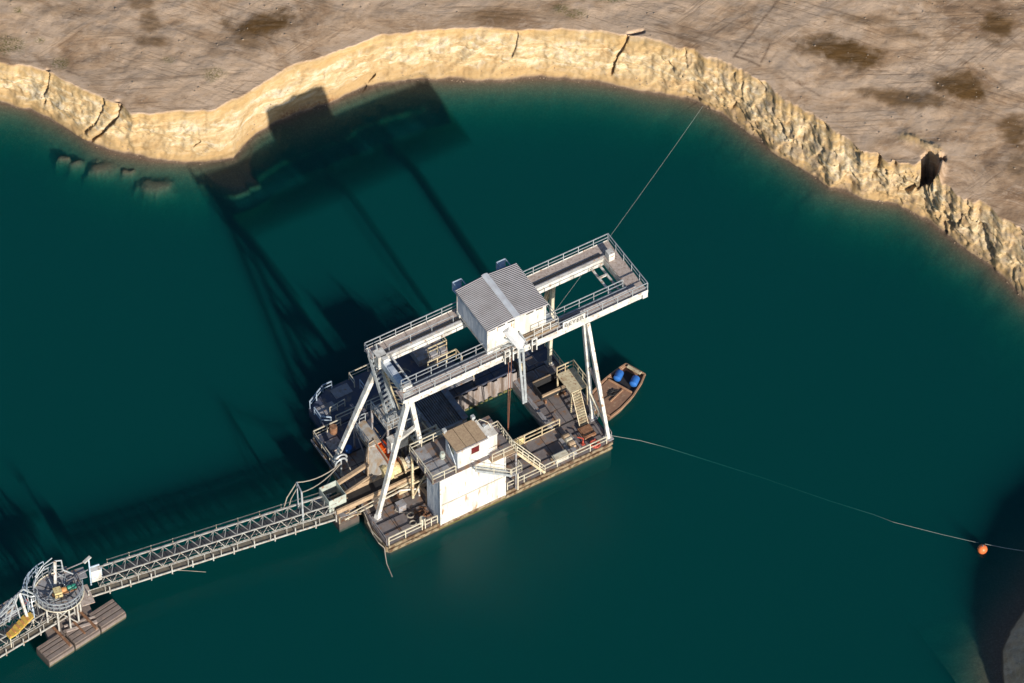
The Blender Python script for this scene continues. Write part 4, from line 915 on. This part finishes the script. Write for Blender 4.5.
single(MB().torus((3.9,2.2,1.16),.34,.08,16,6).torus((3.6,1.2,1.16),.30,.08,16,6).path([(3.9,2.5,1.2),(3.2,3.0,1.1),(2.9,3.5,1.1),(3.6,3.9,1.1)],.05), 'rope_coil', M_rope, 'beige mooring rope coiled on the near left deck plates', 'rope', (3.8,2.0,DZ+.03))
single(MB().box(3.1,3.9,3.0,3.7,DZ+.034,1.9).box(3.05,3.95,2.95,3.75,1.904,1.96), 'tool_chest', M_grey, 'plain grey tool chest casting a shadow on the left deck plates', 'chest', (3.5,3.4,DZ+.03))
single(MB().lathe((4.4,.75,1.07),[(.28,0),(.3,.05),(.3,.8),(.26,.88)],16), 'steel_drum', M_rail, 'pale steel drum behind the front left rail', 'drum', (4.4,.75,DZ+.03))
single(MB().box(0,.9,0,.3,0,.22).box(.1,.8,.05,.25,.224,.3) if False else MB().bar((2.6,9.1,1.2),(3.5,9.3,1.2),.28,.2), 'white_fender', M_white, 'small white block lying in the shade on the dark left deck', 'fender', (3.0,9.2,DZ+.03))
single(MB().lathe((2.7,12.2,DZ+.034),[(.3,0),(.34,.1),(.34,.6),(.3,.7)],14), 'blue_canister', M_blue, 'blue canister standing in shade on the far left deck', 'canister', (2.7,12.2,DZ+.03))
single(MB().lathe((2.6,15.1,DZ+.034),[(.38,0),(.4,.1),(.4,.8),(.36,.85)],14), 'rusty_barrel', M_rust, 'rusty brown barrel by the rail between dredger and blue pontoon', 'barrel', (2.6,15.1,DZ+.03))
single(MB().box(1.2,2.6,13.2,14.4,DZ+.034,DZ+.12).box(1.3,2.2,12.9,13.1,DZ+.034,1.3), 'timber_boards', M_walk, 'pinkish timber boards laid flat on the far left deck', 'boards', (1.9,13.6,DZ+.03))
hr = thing('hose_reel', 'arched pale grey hose reel hanging over the left deck edge beside the slanting leg', 'hose reel', D, (.2,9.6,DZ+.03))
c_ = D.at(341,463,3.0)
part(MB().torus(c_, .62, .11, 20, 6, 'y', 0, PI).torus(c_+Vector((.1,.3,.1)), .7, .10, 20, 6, 'y', 0, PI*.95), 'arch', M_galv, hr)
part(MB().tube((c_.x,c_.y,1.03), c_+Vector((0,0,.7)), .09), 'post', M_galv, hr)
part(MB().path([c_+Vector((-.6,0,0)), Vector((-1.6,8.8,2.4)), Vector((-3.2,8.0,1.9)), Vector((-4.9,7.8,3.0))], .05), 'hose', M_rope, hr)
part(MB().path([c_+Vector((.6,0,0)), Vector((1.2,8.0,1.6)), Vector((.7,6.6,1.3)), Vector((.2,4.8,1.2)), Vector((-.2,2.6,.9)), Vector((0,.9,.9))], .06), 'hose', M_rope, hr)
single(MB().path([(-.1,3.6,1.1),(-.25,2.2,.7),(-.35,1.0,.9),(-.1,.3,.7),(-.3,-.2,.3),(-.6,-1.0,.0),(-.9,-2.6,-.1)], .05), 'bow_rope', M_rope, 'grey rope hung along the left hull edge and into the water at the near corner', 'rope', (0,0,1.0))
# landing float beside the bridge end
lf = thing('landing_float', 'small brown landing float under the right end of the long conveyor', 'float', D, (-1.2,5.9,0))
part(MB().box(-2.5,-.3,4.9,7.2,-.4,.75), 'hull', M_grey3, lf)
part(plates(-2.5,-.3,4.9,7.2,.75,2,1), 'deck', M_deckwarm, lf)
part(MB().rail([(-2.4,5.0,.78),(-.4,5.0,.78)],.9,1.,.03,mid=False), 'railing', M_cream, lf)

# ---- work boat ----------------------------------------------------------------
wb = thing('work_boat', 'flat brown open work boat moored against the right side of the dredger', 'boat', D, (29.2,6.6,0))
bl_, br_ = [], []
prof = [(25.9,5.3,1.45),(27.4,5.6,1.7),(29.5,6.2,1.7),(31.3,6.9,1.4),(32.6,7.5,1.0)]
ax = [Vector((26.6,4.5,0)), Vector((28.0,5.1,0)), Vector((29.8,5.85,0)), Vector((31.4,6.55,0)), Vector((32.5,7.05,0))]
hw_ = [1.5,1.75,1.75,1.5,1.15]; dirb = (ax[-1]-ax[0]).normalized(); pb_ = Vector((-dirb.y, dirb.x, 0))
def ring(s, z, shr=0.): return [a+pb_*(s*(h-shr)) + Vector((0,0,z)) for a, h in zip(ax, hw_)]
def poly(shr, z): return [p for p in ring(-1, z, shr)]+[p for p in reversed(ring(1, z, shr))]
hullm = MB(); o1 = poly(0,.62); i1 = poly(.16,.62); i0 = poly(.16,.35); o0 = poly(.25,-.3); n = len(o1)
hullm.add(o0+o1+i1+i0, [(i,(i+1)%n,(i+1)%n+n,i+n) for i in range(n)]+[(i+n,(i+1)%n+n,(i+1)%n+2*n,i+2*n) for i in range(n)]+[(i+2*n,(i+1)%n+2*n,(i+1)%n+3*n,i+3*n) for i in range(n)]+[tuple(range(3*n,4*n))])
part(hullm, 'hull', M_boat, wb)
gw = MB(); 
for i in range(n): gw.bar(o1[i]+Vector((0,0,.03)), o1[(i+1)%n]+Vector((0,0,.03)), .16, .14)
part(gw, 'gunwale', M_boatrim, wb)
dkp = [ax[0]-pb_*1.25, ax[1]-pb_*1.5, ax[2]-pb_*1.5, ax[2]+dirb*.2-pb_*1.45, ax[2]+dirb*.2+pb_*1.45, ax[2]+pb_*1.5, ax[1]+pb_*1.5, ax[0]+pb_*1.25]
part(MB().prism([(p.x,p.y) for p in dkp], .56, .64), 'deck', M_boat, wb)
part(MB().bar(ax[2]+dirb*.25-pb_*1.4+Vector((0,0,.7)), ax[2]+dirb*.25+pb_*1.4+Vector((0,0,.7)), .12, .2).bar(ax[1]+pb_*-.4+Vector((0,0,.72)), ax[2]+pb_*-.5+Vector((0,0,.72)), .12, .12), 'thwart', M_boatrim, wb)
part(MB().box(0,0,0,0,0,0) if False else MB().bar(ax[4]-dirb*.25-pb_*.8+Vector((0,0,.78)), ax[4]-dirb*.25+pb_*.8+Vector((0,0,.78)), .3, .12), 'bow_deck', M_cream, wb)
part(MB().prism([(p.x,p.y) for p in (ax[2]+dirb*.35-pb_*1.4, ax[4]-dirb*.5-pb_*.8, ax[4]-dirb*.5+pb_*.8, ax[2]+dirb*.35+pb_*1.4)], .354, .37), 'well_floor', M_dark, wb)
def drumlike(c, L_, r):
    d_ = pb_*.25+dirb*.97; d_.normalize()
    b = MB(); prof_ = [(-L_/2, r*.6), (-L_/2+.12, r*.95), (-.1, r), (.1, r), (L_/2-.12, r*.95), (L_/2, r*.6)]
    a_ = d_.cross(Vector((0,0,1))).normalized(); vs = []; n_ = 14
    for h, r_ in prof_:
        for i in range(n_):
            t_ = 2*PI*i/n_; vs.append(c+d_*h+a_*math.cos(t_)*r_+Vector((0,0,1))*math.sin(t_)*r_)
    fs = [(k*n_+i,k*n_+(i+1)%n_,(k+1)*n_+(i+1)%n_,(k+1)*n_+i) for k in range(len(prof_)-1) for i in range(n_)]+[tuple(range(n_)), tuple(range((len(prof_)-1)*n_, len(prof_)*n_))]
    return b.add(vs, fs)
cA = ax[3]-dirb*.55+pb_*.85+Vector((0,0,.78)); cB = ax[3]-dirb*.2-pb_*.85+Vector((0,0,.78))
o = single(drumlike(cA, 1.15, .42), 'plastic_barrel', M_blue, 'bright blue barrel lying on the lake-bank side of the brown boat', 'barrel', cA-Vector((0,0,.42)), smooth=True, group='blue barrels in the boat')
o = single(drumlike(cB, 1.15, .42), 'plastic_barrel', M_blue, 'bright blue barrel lying on the outer side of the brown boat, nearer the camera', 'barrel', cB-Vector((0,0,.42)), smooth=True, group='blue barrels in the boat')
pts = []
c_ = ax[2]-dirb*.9+Vector((0,0,.69))
for i in range(60): pts.append(c_+Vector((math.cos(i*1.3)*random.uniform(.2,.7)*1.0, math.sin(i*1.3)*random.uniform(.15,.5), random.uniform(0,.1))))
single(MB().path(pts, .022, 4).path([c_, c_-dirb*1.0+pb_*.3, c_-dirb*1.8+pb_*.6], .025, 4), 'mooring_line', M_dark, 'tangled dark mooring line lying on the deck of the brown boat', 'rope', c_)
# ---- cables and buoy ------------------------------------------------------------
def wcable(pts, r, name, label, m=M_cable, cat='cable'):
    mb = MB().path(pts, r, 5); return single(mb, name, m, label, cat, pts[0], fr=WF)
p0 = D.w((24.8, 14.6, 1.5)); p1 = W(703, 106, .5); mid = [p0.lerp(p1, t_)-Vector((0,0,4*t_*(1-t_)*.4)) for t_ in np.linspace(0,1,9)]
wcable(mid, .016, 'anchor_cable', 'thin pale anchor cable running from under the gantry to the curved north bank')
p0 = D.w((25.6, .6, 1.4)); pts = [p0]+[W(*q) for q in ((640,440.5,.3),(665,447,-.4),(700,458,-1.0),(760,477,-1.5),(830,501,-1.2),(875,515,-.5),(893,522,.04),(940,534,.12),(979,543,.30))]
wcable(pts, .018, 'anchor_cable', 'thin pale anchor cable between the dredger front right leg and the orange buoy')
wcable([W(985,544,.32), W(1005,548,.4), W(1030,552,.5), W(1075,562,1.0)], .03, 'anchor_cable', 'thin pale cable leading from the orange buoy to the shaded corner bank')
bc = W(982.5, 549, .25)
bu = thing('mooring_buoy', 'round orange mooring buoy floating near the shaded corner of the lake', 'buoy', WF, (bc.x, bc.y, 0))
part(MB().lathe((bc.x,bc.y,.2), [(.06,-.5),(.3,-.41),(.45,-.22),(.5,0),(.45,.22),(.3,.41),(.1,.49)], 20), 'float_ball', M_buoy, bu, smooth=True)
part(MB().torus((bc.x,bc.y,.76), .09, .03, 12, 5, 'x').tube((bc.x,bc.y,.66),(bc.x,bc.y,.72),.06), 'eye', M_grey, bu)

# ------------------------------------------------------------------ floating conveyor bridges
def cpart(mb, name, m, parent, label=None):
    o = mb.build(name, m, parent)
    if label: o['label'] = label
    return o
def bridge(root, X0, X1, pitch, hw=.66, zb=2.0, zt=3.2, far_rail=True, wl0=None, wl1=None, near_walk=True):
    n = max(2, round((X1-X0)/pitch)); st = (X1-X0)/n
    ch = MB()
    for y in (-hw, hw):
        for z in (zb, zt): ch.bar((X0,y,z),(X1,y,z),.08 if z == zb else .10)
    cpart(ch, 'chord', M_truss, root)
    for i in range(n):
        a, b = X0+i*st, X0+(i+1)*st; w = MB()
        for y in (-hw, hw): w.bar((a,y,zb),((a+b)/2,y,zt),.05).bar(((a+b)/2,y,zt),(b,y,zb),.065)
        w.bar((a,-hw,zt),((a+b)/2,hw,zt),.06).bar(((a+b)/2,hw,zt),(b,-hw,zt),.06).bar((a,-hw,zb),(a,hw,zb),.07)
        cpart(w, 'truss_bay', M_truss, root)
    cpart(MB().box(X0,X1,-.5,.5,zb+.58,zb+.64).box(X0,X1,-.62,-.5,zb+.34,zb+.44).box(X0,X1,.5,.62,zb+.34,zb+.44), 'belt', M_navy2, root)
    ro = MB()
    for i in range(int((X1-X0)/1.2)): ro.tube((X0+.4+i*1.2,-.58,zb+.2),(X0+.4+i*1.2,.58,zb+.2),.06)
    cpart(ro, 'roller', M_grey, root)
    if near_walk:
        a, b = wl0 if wl0 is not None else X0, wl1 if wl1 is not None else X1
        wk = cpart(MB().box(a,b,-hw-.86,-hw-.08,zb-.04,zb+.0), 'walkway', M_grating, root)
        cpart(MB().box(a,b,-hw-.95,-hw-.865,zb-.10,zb+.10), 'edge_channel', M_truss, wk)
        cpart(MB().rail([(a,-hw-.9,zb),(b,-hw-.9,zb)],1.05,1.7,.028,mid=False), 'railing', M_truss, wk)
        k = int((b-a)/1.95)
        for i in range(k+1): cpart(MB().bar((a+i*(b-a)/k,-hw-.96,zb-.3),(a+i*(b-a)/k,-hw-.96,zb+.75),.11), 'post', M_truss, wk)
    if far_rail:
        r = MB(); r.bar((X0+1.5,hw+.7,zb+.95),(X1-.5,hw+.7,zb+.95),.07); k = int((X1-X0-2)/2.1)
        for i in range(k+1):
            x = X0+1.5+i*(X1-X0-2)/k; r.bar((x,hw+.7,zb+.35),(x,hw+.7,zb+1.05),.07).bar((x,hw,zb),(x,hw+.7,zb+.35),.06)
        cpart(r, 'railing', M_rail, root)
        cpart(MB().box(X0+1.0,X1-.6,hw+.1,hw+.32,zb+.9,zb+.98), 'cable_tray', M_grey, root)
cv = thing('conveyor_bridge', 'long lattice conveyor bridge running from the dredger to the round turning platform', 'conveyor', C, (-11, 0, 0))
bridge(cv, -22.6, 1.6, 1.28, wl0=-24.0, wl1=1.2)
# end portal with stays
pm = MB(); a = C.at(299,512,2.2); top = C.at(297,483,6.6)
pm.bar((a.x,-.66,2.2),(top.x,-.66,top.z),.16).bar((a.x,.66,2.2),(top.x,.66,top.z),.12).bar((top.x,-.66,top.z),(top.x,.66,top.z),.12)
po = cpart(pm, 'portal', M_galv, cv)
hp = D.w(D.at(341,463,3.9)); hp = C.I @ hp
for s, dz in ((-.66, 0), (.66, .1)):
    q = Vector((top.x,s,top.z)); pts = [q.lerp(hp, t)-Vector((0,0,4*t*(1-t)*.7)) for t in np.linspace(0,1,8)]
    cpart(MB().path(pts, .06), 'stay_cable', M_rope, po)
cpart(MB().path([Vector((top.x,.66,top.z)), Vector((top.x-1.0,.9,4.4)), Vector((top.x-1.4,1.0,2.6))], .06).path([Vector((top.x,.2,top.z)), Vector((top.x-.6,.9,4.0)), Vector((top.x-.9,1.0,2.3))], .05), 'hose', M_rope, po)
cpart(MB().box(1.7,3.4,-1.5,.9,1.9,1.98).box(-.2,1.6,.8,1.6,1.9,1.98), 'end_platform', M_grey, cv)
jj = MB()
for i in range(16):
    x, y, z = random.uniform(1.2,3.2), random.uniform(-1.6,.2), random.uniform(1.6,2.8); jj.bar((x,y,z),(x+random.uniform(.3,1.2),y+random.uniform(-.2,.2),z+random.uniform(-.3,.3)),random.choice([.08,.12]))
cpart(jj, 'end_linkage', M_tan, cv)
for i in range(6):
    x = -19+i*3.9
    cpart(MB().lathe((x,-.2,1.3),[(.45,-2.4),(.5,-2.2),(.5,2.2),(.45,2.4)],14,'x') if False else MB().bar((x,-.8,1.98),(x,.8,1.98),.14), 'cross_tie', M_grey, cv)
fl_ = MB()
cab = C.at(94.5, 575, 2.9)
cpart(MB().box(cab.x-.5,cab.x+.5,-.66,-.1,2.9,4.5), 'switch_cabinet', M_white, cv)
cpart(MB().box(cab.x-.52,cab.x+.52,-.1,-.02,2.8,4.6).bar((cab.x+.6,-.3,2.9),(cab.x+.6,-.3,4.3),.08), 'cabinet_back', M_bluerail, cv)
lp = C.at(89, 576, 3.2)
lm = cpart(MB().bar((lp.x,-.5,2.4),(lp.x,-.5,6.6),.13), 'lamp_post', M_bluerail, cv)
cpart(MB().bar((lp.x+.2,-.5,6.7),(lp.x-.6,-.9,6.65),.28,.16), 'lamp_head', M_white, lm)

cv2 = thing('conveyor_bridge', 'second lattice conveyor leaving the picture at the left edge below the round platform', 'conveyor', K, (-4, 0, 0))
bridge(cv2, -26, 4.6, 1.28, far_rail=False, zb=1.7, zt=2.9, wl0=-26, wl1=5.4)
yl = K.at(30, 633, 3.2)
cpart(MB().prism([(yl.x-1.9,-1.35),(yl.x-1.1,-1.35),(yl.x+1.4,-.6),(yl.x+1.4,0),(yl.x+.6,.1),(yl.x-1.9,-.75)], 3.1, 3.3), 'chute_cover', M_yellow, cv2)
sl = MB()
for i in range(5): sl.bar((yl.x-1.7+i*.6,-1.3+i*.13,3.36),(yl.x-1.7+i*.6,-.7+i*.13,3.36),.16,.1)
cpart(sl, 'cover_rib', M_tan2, cv2)
cpart(MB().bar((yl.x-1.8,-1.3,1.7),(yl.x-1.8,-1.3,3.1),.1).bar((yl.x+1.3,-.5,1.7),(yl.x+1.3,-.5,3.1),.1), 'cover_support', M_rail, cv2)
# left framed work platform with red float
fr_ = MB()
def L3(px, py, z): return K.at(px, py, z)
for a_, b_ in [((19,593,6.4),(27,617,3.2)),((19,593,6.4),(31,596,4.6)),((19,593,6.4),(14,606,4.5)),((23,589,6.2),(0,611,4.5)),((23,589,6.2),(36,595,4.8)),((0,611,4.5),(-10,622,4.2)),((12,598,5.6),(6,612,4.2)),((16,595,5.8),(9,622,3.4)),((5,606,5.2),(-4,622,3.6)),((0,617,4.4),(14,604,5.2)),((27,617,3.2),(14,633,3.0)),((31,596,4.6),(40,608,3.6)),((36,592,4.8),(40,600,4.0))]:
    fr_.bar(L3(*a_), L3(*b_), .13)
for a_, b_ in [((19,593,6.4),(0,614,5.0)),((14,598,5.9),(20,618,3.4)),((9,603,5.4),(4,624,3.3)),((31,596,4.6),(33,612,3.2)),((27,594,5.2),(30,610,3.3)),((12,612,4.2),(30,603,4.2)),((2,620,4.0),(22,608,4.2)),((-6,628,3.4),(8,618,3.4))]: fr_.bar(L3(*a_), L3(*b_), .09)
cpart(fr_, 'guard_frame', M_galv, cv2)
cpart(MB().bar(L3(19,593,6.5), L3(27,617,3.2), .24), 'frame_leg', M_white, cv2)
cpart(MB().box(-2.6,.9,.75,2.6,3.0,3.1).box(-7,-2.7,.8,1.6,2.4,2.5), 'work_platform', M_grey, cv2)
jj = MB()
for i in range(14):
    x = random.uniform(-7,-1); y = random.uniform(.8,2.6); jj.bar((x,y,random.uniform(2.5,3.4)),(x+random.uniform(1,3),y+random.uniform(-.1,.2),random.uniform(2.6,3.4)),.09)
cpart(jj, 'linkage', M_tan, cv2)
rb_ = L3(26,601,3.6)
tag(MB().lathe((rb_.x,rb_.y,3.13),[(.2,0),(.28,.1),(.28,.5),(.15,.62)],14).build('gas_canister', M_red, fr=K, off=(rb_.x,rb_.y,3.1)), 'small faded red canister on the grey platform left of the round turning platform', 'canister')

# ------------------------------------------------------------------ turning platform
tp2 = thing('turning_platform', 'round railed turning platform where the two conveyors meet', 'platform', T, (0, 0, 0))
R_ = 2.35; zt = 4.4
cpart(MB().lathe((0,0,zt), [(R_,-.12),(R_,0)], 36), 'deck', M_grey, tp2)
tri = MB()
for i in range(8): tri.bar((0,0,zt+.02),(math.cos(i*PI/4)*R_*.97,math.sin(i*PI/4)*R_*.97,zt+.02),.06,.03)
cpart(tri, 'deck_seam', M_dark, tp2)
cpart(MB().torus((0,0,zt+.03),R_+.03,.07,36,6), 'rim', M_rail, tp2)
cl_ = MB()
for i in range(16):
    a_ = random.uniform(0,6.28); r1_ = random.uniform(.4,2.0); a2_ = a_+random.uniform(.3,.9); r2_ = random.uniform(.6,2.1); cl_.bar((math.cos(a_)*r1_,math.sin(a_)*r1_,zt+random.uniform(.06,.7)),(math.cos(a2_)*r2_,math.sin(a2_)*r2_,zt+random.uniform(.06,.4)),random.choice([.05,.08]))
cpart(cl_, 'pipework', M_galv, tp2)
def arc(r, z, a0, a1, n=16): return [Vector((math.cos(a0+(a1-a0)*i/n)*r, math.sin(a0+(a1-a0)*i/n)*r, z)) for i in range(n+1)]
cpart(MB().rail(arc(R_, zt, -PI*.98, -.1, 12), 1.1, 3., .045), 'railing', M_galv, tp2)
cpart(MB().rail(arc(R_, zt, PI*.35, PI*.98, 7), 1.1, 3., .04), 'railing', M_galv, tp2)
cpart(MB().rail(arc(R_+1.0, zt-.6, PI*.62, PI*1.15, 6), 1.4, 3., .04).rail(arc(R_+.6, zt+.3, PI*.55, PI*.95, 5), 1.2, 3., .03), 'outer_guard', M_bluerail, tp2)
cpart(MB().torus((-2.7,.4,zt+.3), .75, .06, 18, 5).torus((-2.5,.6,zt+.6), .6, .06, 18, 5), 'cable_loop', M_galv, tp2)
# tripod mast
t_ = T.at(55, 561, zt+3.0); f_ = T.at(55.5, 587, zt)
cpart(MB().bar(f_, t_, .24), 'mast', M_white, tp2)
cpart(MB().bar(t_, T.at(49,575,zt), .14).path([t_, t_+Vector((.6,0,-.2)), T.at(63,570,zt+1.2), T.at(73,574,zt+.3)], .07, 6).path([t_, T.at(44,567,zt+2.2), T.at(36,578,zt+1.4), T.at(33,590,zt+.6)], .06, 6).path([T.at(52,558,zt+3.2), T.at(42,566,zt+2.4), T.at(35,577,zt+1.5)], .06, 6), 'mast_stay', M_galv, tp2)
g0 = T.at(57, 592, zt+.3)
dv = cpart(MB().box(g0.x-.35,g0.x+.4,g0.y-.5,g0.y+.25,zt+.02,zt+.75), 'gearbox', M_paleyel, tp2)
cpart(MB().lathe((g0.x+.42,g0.y-.1,zt+.45),[(.26,0),(.3,.06),(.3,.4),(.22,.5)],14,'x'), 'coupling', M_tan2, dv)
cpart(MB().lathe((g0.x+1.0,g0.y+.0,zt+.4),[(.18,0),(.26,.06),(.26,.4),(.16,.45),(.27,.5),(.27,.85),(.2,.9)],14,'x'), 'motor', M_green, dv)
cpart(MB().box(g0.x-.5,g0.x+1.9,g0.y-.25,g0.y+.15,zt+.004,zt+.12), 'drive_frame', M_rust, dv)
cpart(MB().box(.6,3.1,.6,1.9,zt+.1,zt+.16).bar((.8,1.8,zt+.6),(3.6,2.2,zt+.5),.08).bar((1.0,.7,zt+.4),(3.4,1.3,zt+.3),.07).box(1.2,1.6,1.9,2.3,zt-.1,zt+.5), 'chute_guard', M_grey, tp2)
sf = MB()
for ang in (-2.6,-2.0,-1.4,-.8,-.2,1.2,2.2): sf.bar((math.cos(ang)*R_*.8,math.sin(ang)*R_*.8,.75),(math.cos(ang)*R_*.8,math.sin(ang)*R_*.8,zt-.12),.16)
sf.bar((-1.6,-1.0,.8),(.4,-2.0,zt-.2),.12).bar((1.2,-1.4,.8),(-1.0,-1.7,zt-.2),.1)
sf.torus((0,0,zt-.2), R_*.8, .07, 28, 5)
cpart(sf, 'support_frame', M_truss, tp2)
base = cpart(MB().box(-2.0,2.9,-2.3,2.0,-.4,.7), 'base_float', M_float, tp2)
cpart(MB().box(-.2,2.9,-2.2,-1.9,.704,.95).box(-.2,2.9,-1.5,-1.3,.704,.9).box(1.9,3.2,-.9,1.4,2.3,2.4), 'deck_beam', M_walk, base)
# box floats
FL = []
for i in range(3):
    cx = -3.08+i*3.08; f = thing('box_float', ['weathered brown box float, lower left of the row of three beside the round platform', 'weathered brown box float in the middle of the row of three beside the round platform', 'weathered brown box float, upper right of the row of three beside the round platform'][i], 'float', P, (cx,0,0), 'box floats beside the turning platform')
    cpart(MB().prism([(cx-1.47,-.95),(cx+1.47,-.95),(cx+1.47,1.05),(cx-1.47,1.05)], -.3, .72), 'body', M_grey3, f)
    s_ = MB()
    for k, (ya, yb) in enumerate([(-.93,-.48),(-.34,.12),(.26,.58),(.72,1.03)]): s_.box(cx-1.42,cx+1.42,ya,yb,.724,.86+.02*(k%2))
    cpart(s_, 'deck_strip', M_float, f)
    cpart(MB().box(cx-1.45,cx+1.45,-1.04,-.954,.1,.6), 'side_rub', M_float, f)
    cpart(MB().box(cx-1.46,cx+1.46,-.98,-.955,-.1,.08), 'waterline_growth', M_algae, f)
for x, lab in ((-1.9,'brown steel coupling beam across the lower left box float'),(1.2,'brown steel coupling beam across the upper right box float')):
    tag(MB().box(x-.12,x+.12,-.9,2.3,.86,1.02).build('coupling_beam', M_rust, fr=P, off=(x,0,.85)), lab, 'beam')
tag(MB().box(0.0-.1,.1,-.6,1.2,.86,.98).build('coupling_beam', M_rust, fr=P, off=(0,0,.85)), 'short brown coupling beam on the middle box float', 'beam')
p = [W(140,572,.03), W(160,570,.03), W(185,570.5,.03), W(206,572,.03)]
tag(MB().path(p, .03, 5).build('floating_line', M_rope, fr=WF, off=p[0]), 'short pale line floating on the water just below the long conveyor bridge', 'rope')

# ------------------------------------------------------------------ light, sky, camera
shv = Vector((0.17, 2.5, 0))                       # shadow run per metre of height, in the dredger frame
sw = (D.M.to_3x3() @ shv); az = Vector((-sw.x, -sw.y, 0)); elev = math.atan2(1, az.length)
tosun = Vector((az.x, az.y, 1)).normalized()
sd = bpy.data.lights.new('sun', 'SUN'); sd.energy = 5.0; sd.angle = math.radians(.53); sd.color = (1.0, .92, .80)
so = bpy.data.objects.new('sun', sd); COL.objects.link(so); so.rotation_euler = tosun.to_track_quat('Z', 'Y').to_euler(); so.location = tosun*200
w_ = bpy.data.worlds.new('World'); sc.world = w_; w_.use_nodes = True
N, Lk = w_.node_tree.nodes, w_.node_tree.links
sky = N.new('ShaderNodeTexSky'); sky.sky_type = 'NISHITA'; sky.sun_disc = False; sky.sun_elevation = elev; sky.sun_rotation = math.atan2(tosun.x, tosun.y)
sky.ozone_density = 4.0
bg = N['Background']; Lk.new(sky.outputs[0], bg.inputs[0]); bg.inputs[1].default_value = .075
cd = bpy.data.cameras.new('camera'); cam = bpy.data.objects.new('camera', cd); COL.objects.link(cam)
cd.sensor_width = 36; cd.lens = F*36/1024; cd.clip_start = 5; cd.clip_end = 3000
cam.location = CAM; cam.rotation_euler = (math.radians(90)-PITCH, 0, 0); sc.camera = cam
vs = sc.view_settings; vs.view_transform = 'Standard'; vs.look = 'None'; vs.gamma = 1; vs.exposure = .36
sc.view_settings.use_curve_mapping = False
sc.render.engine = 'CYCLES'; sc.cycles.use_denoising = True; sc.cycles.max_bounces = 6; sc.cycles.volume_bounces = 1; sc.cycles.transparent_max_bounces = 8
try: sc.cycles.denoiser = 'OPENIMAGEDENOISE'; sc.cycles.denoising_prefilter = 'ACCURATE'
except Exception: pass
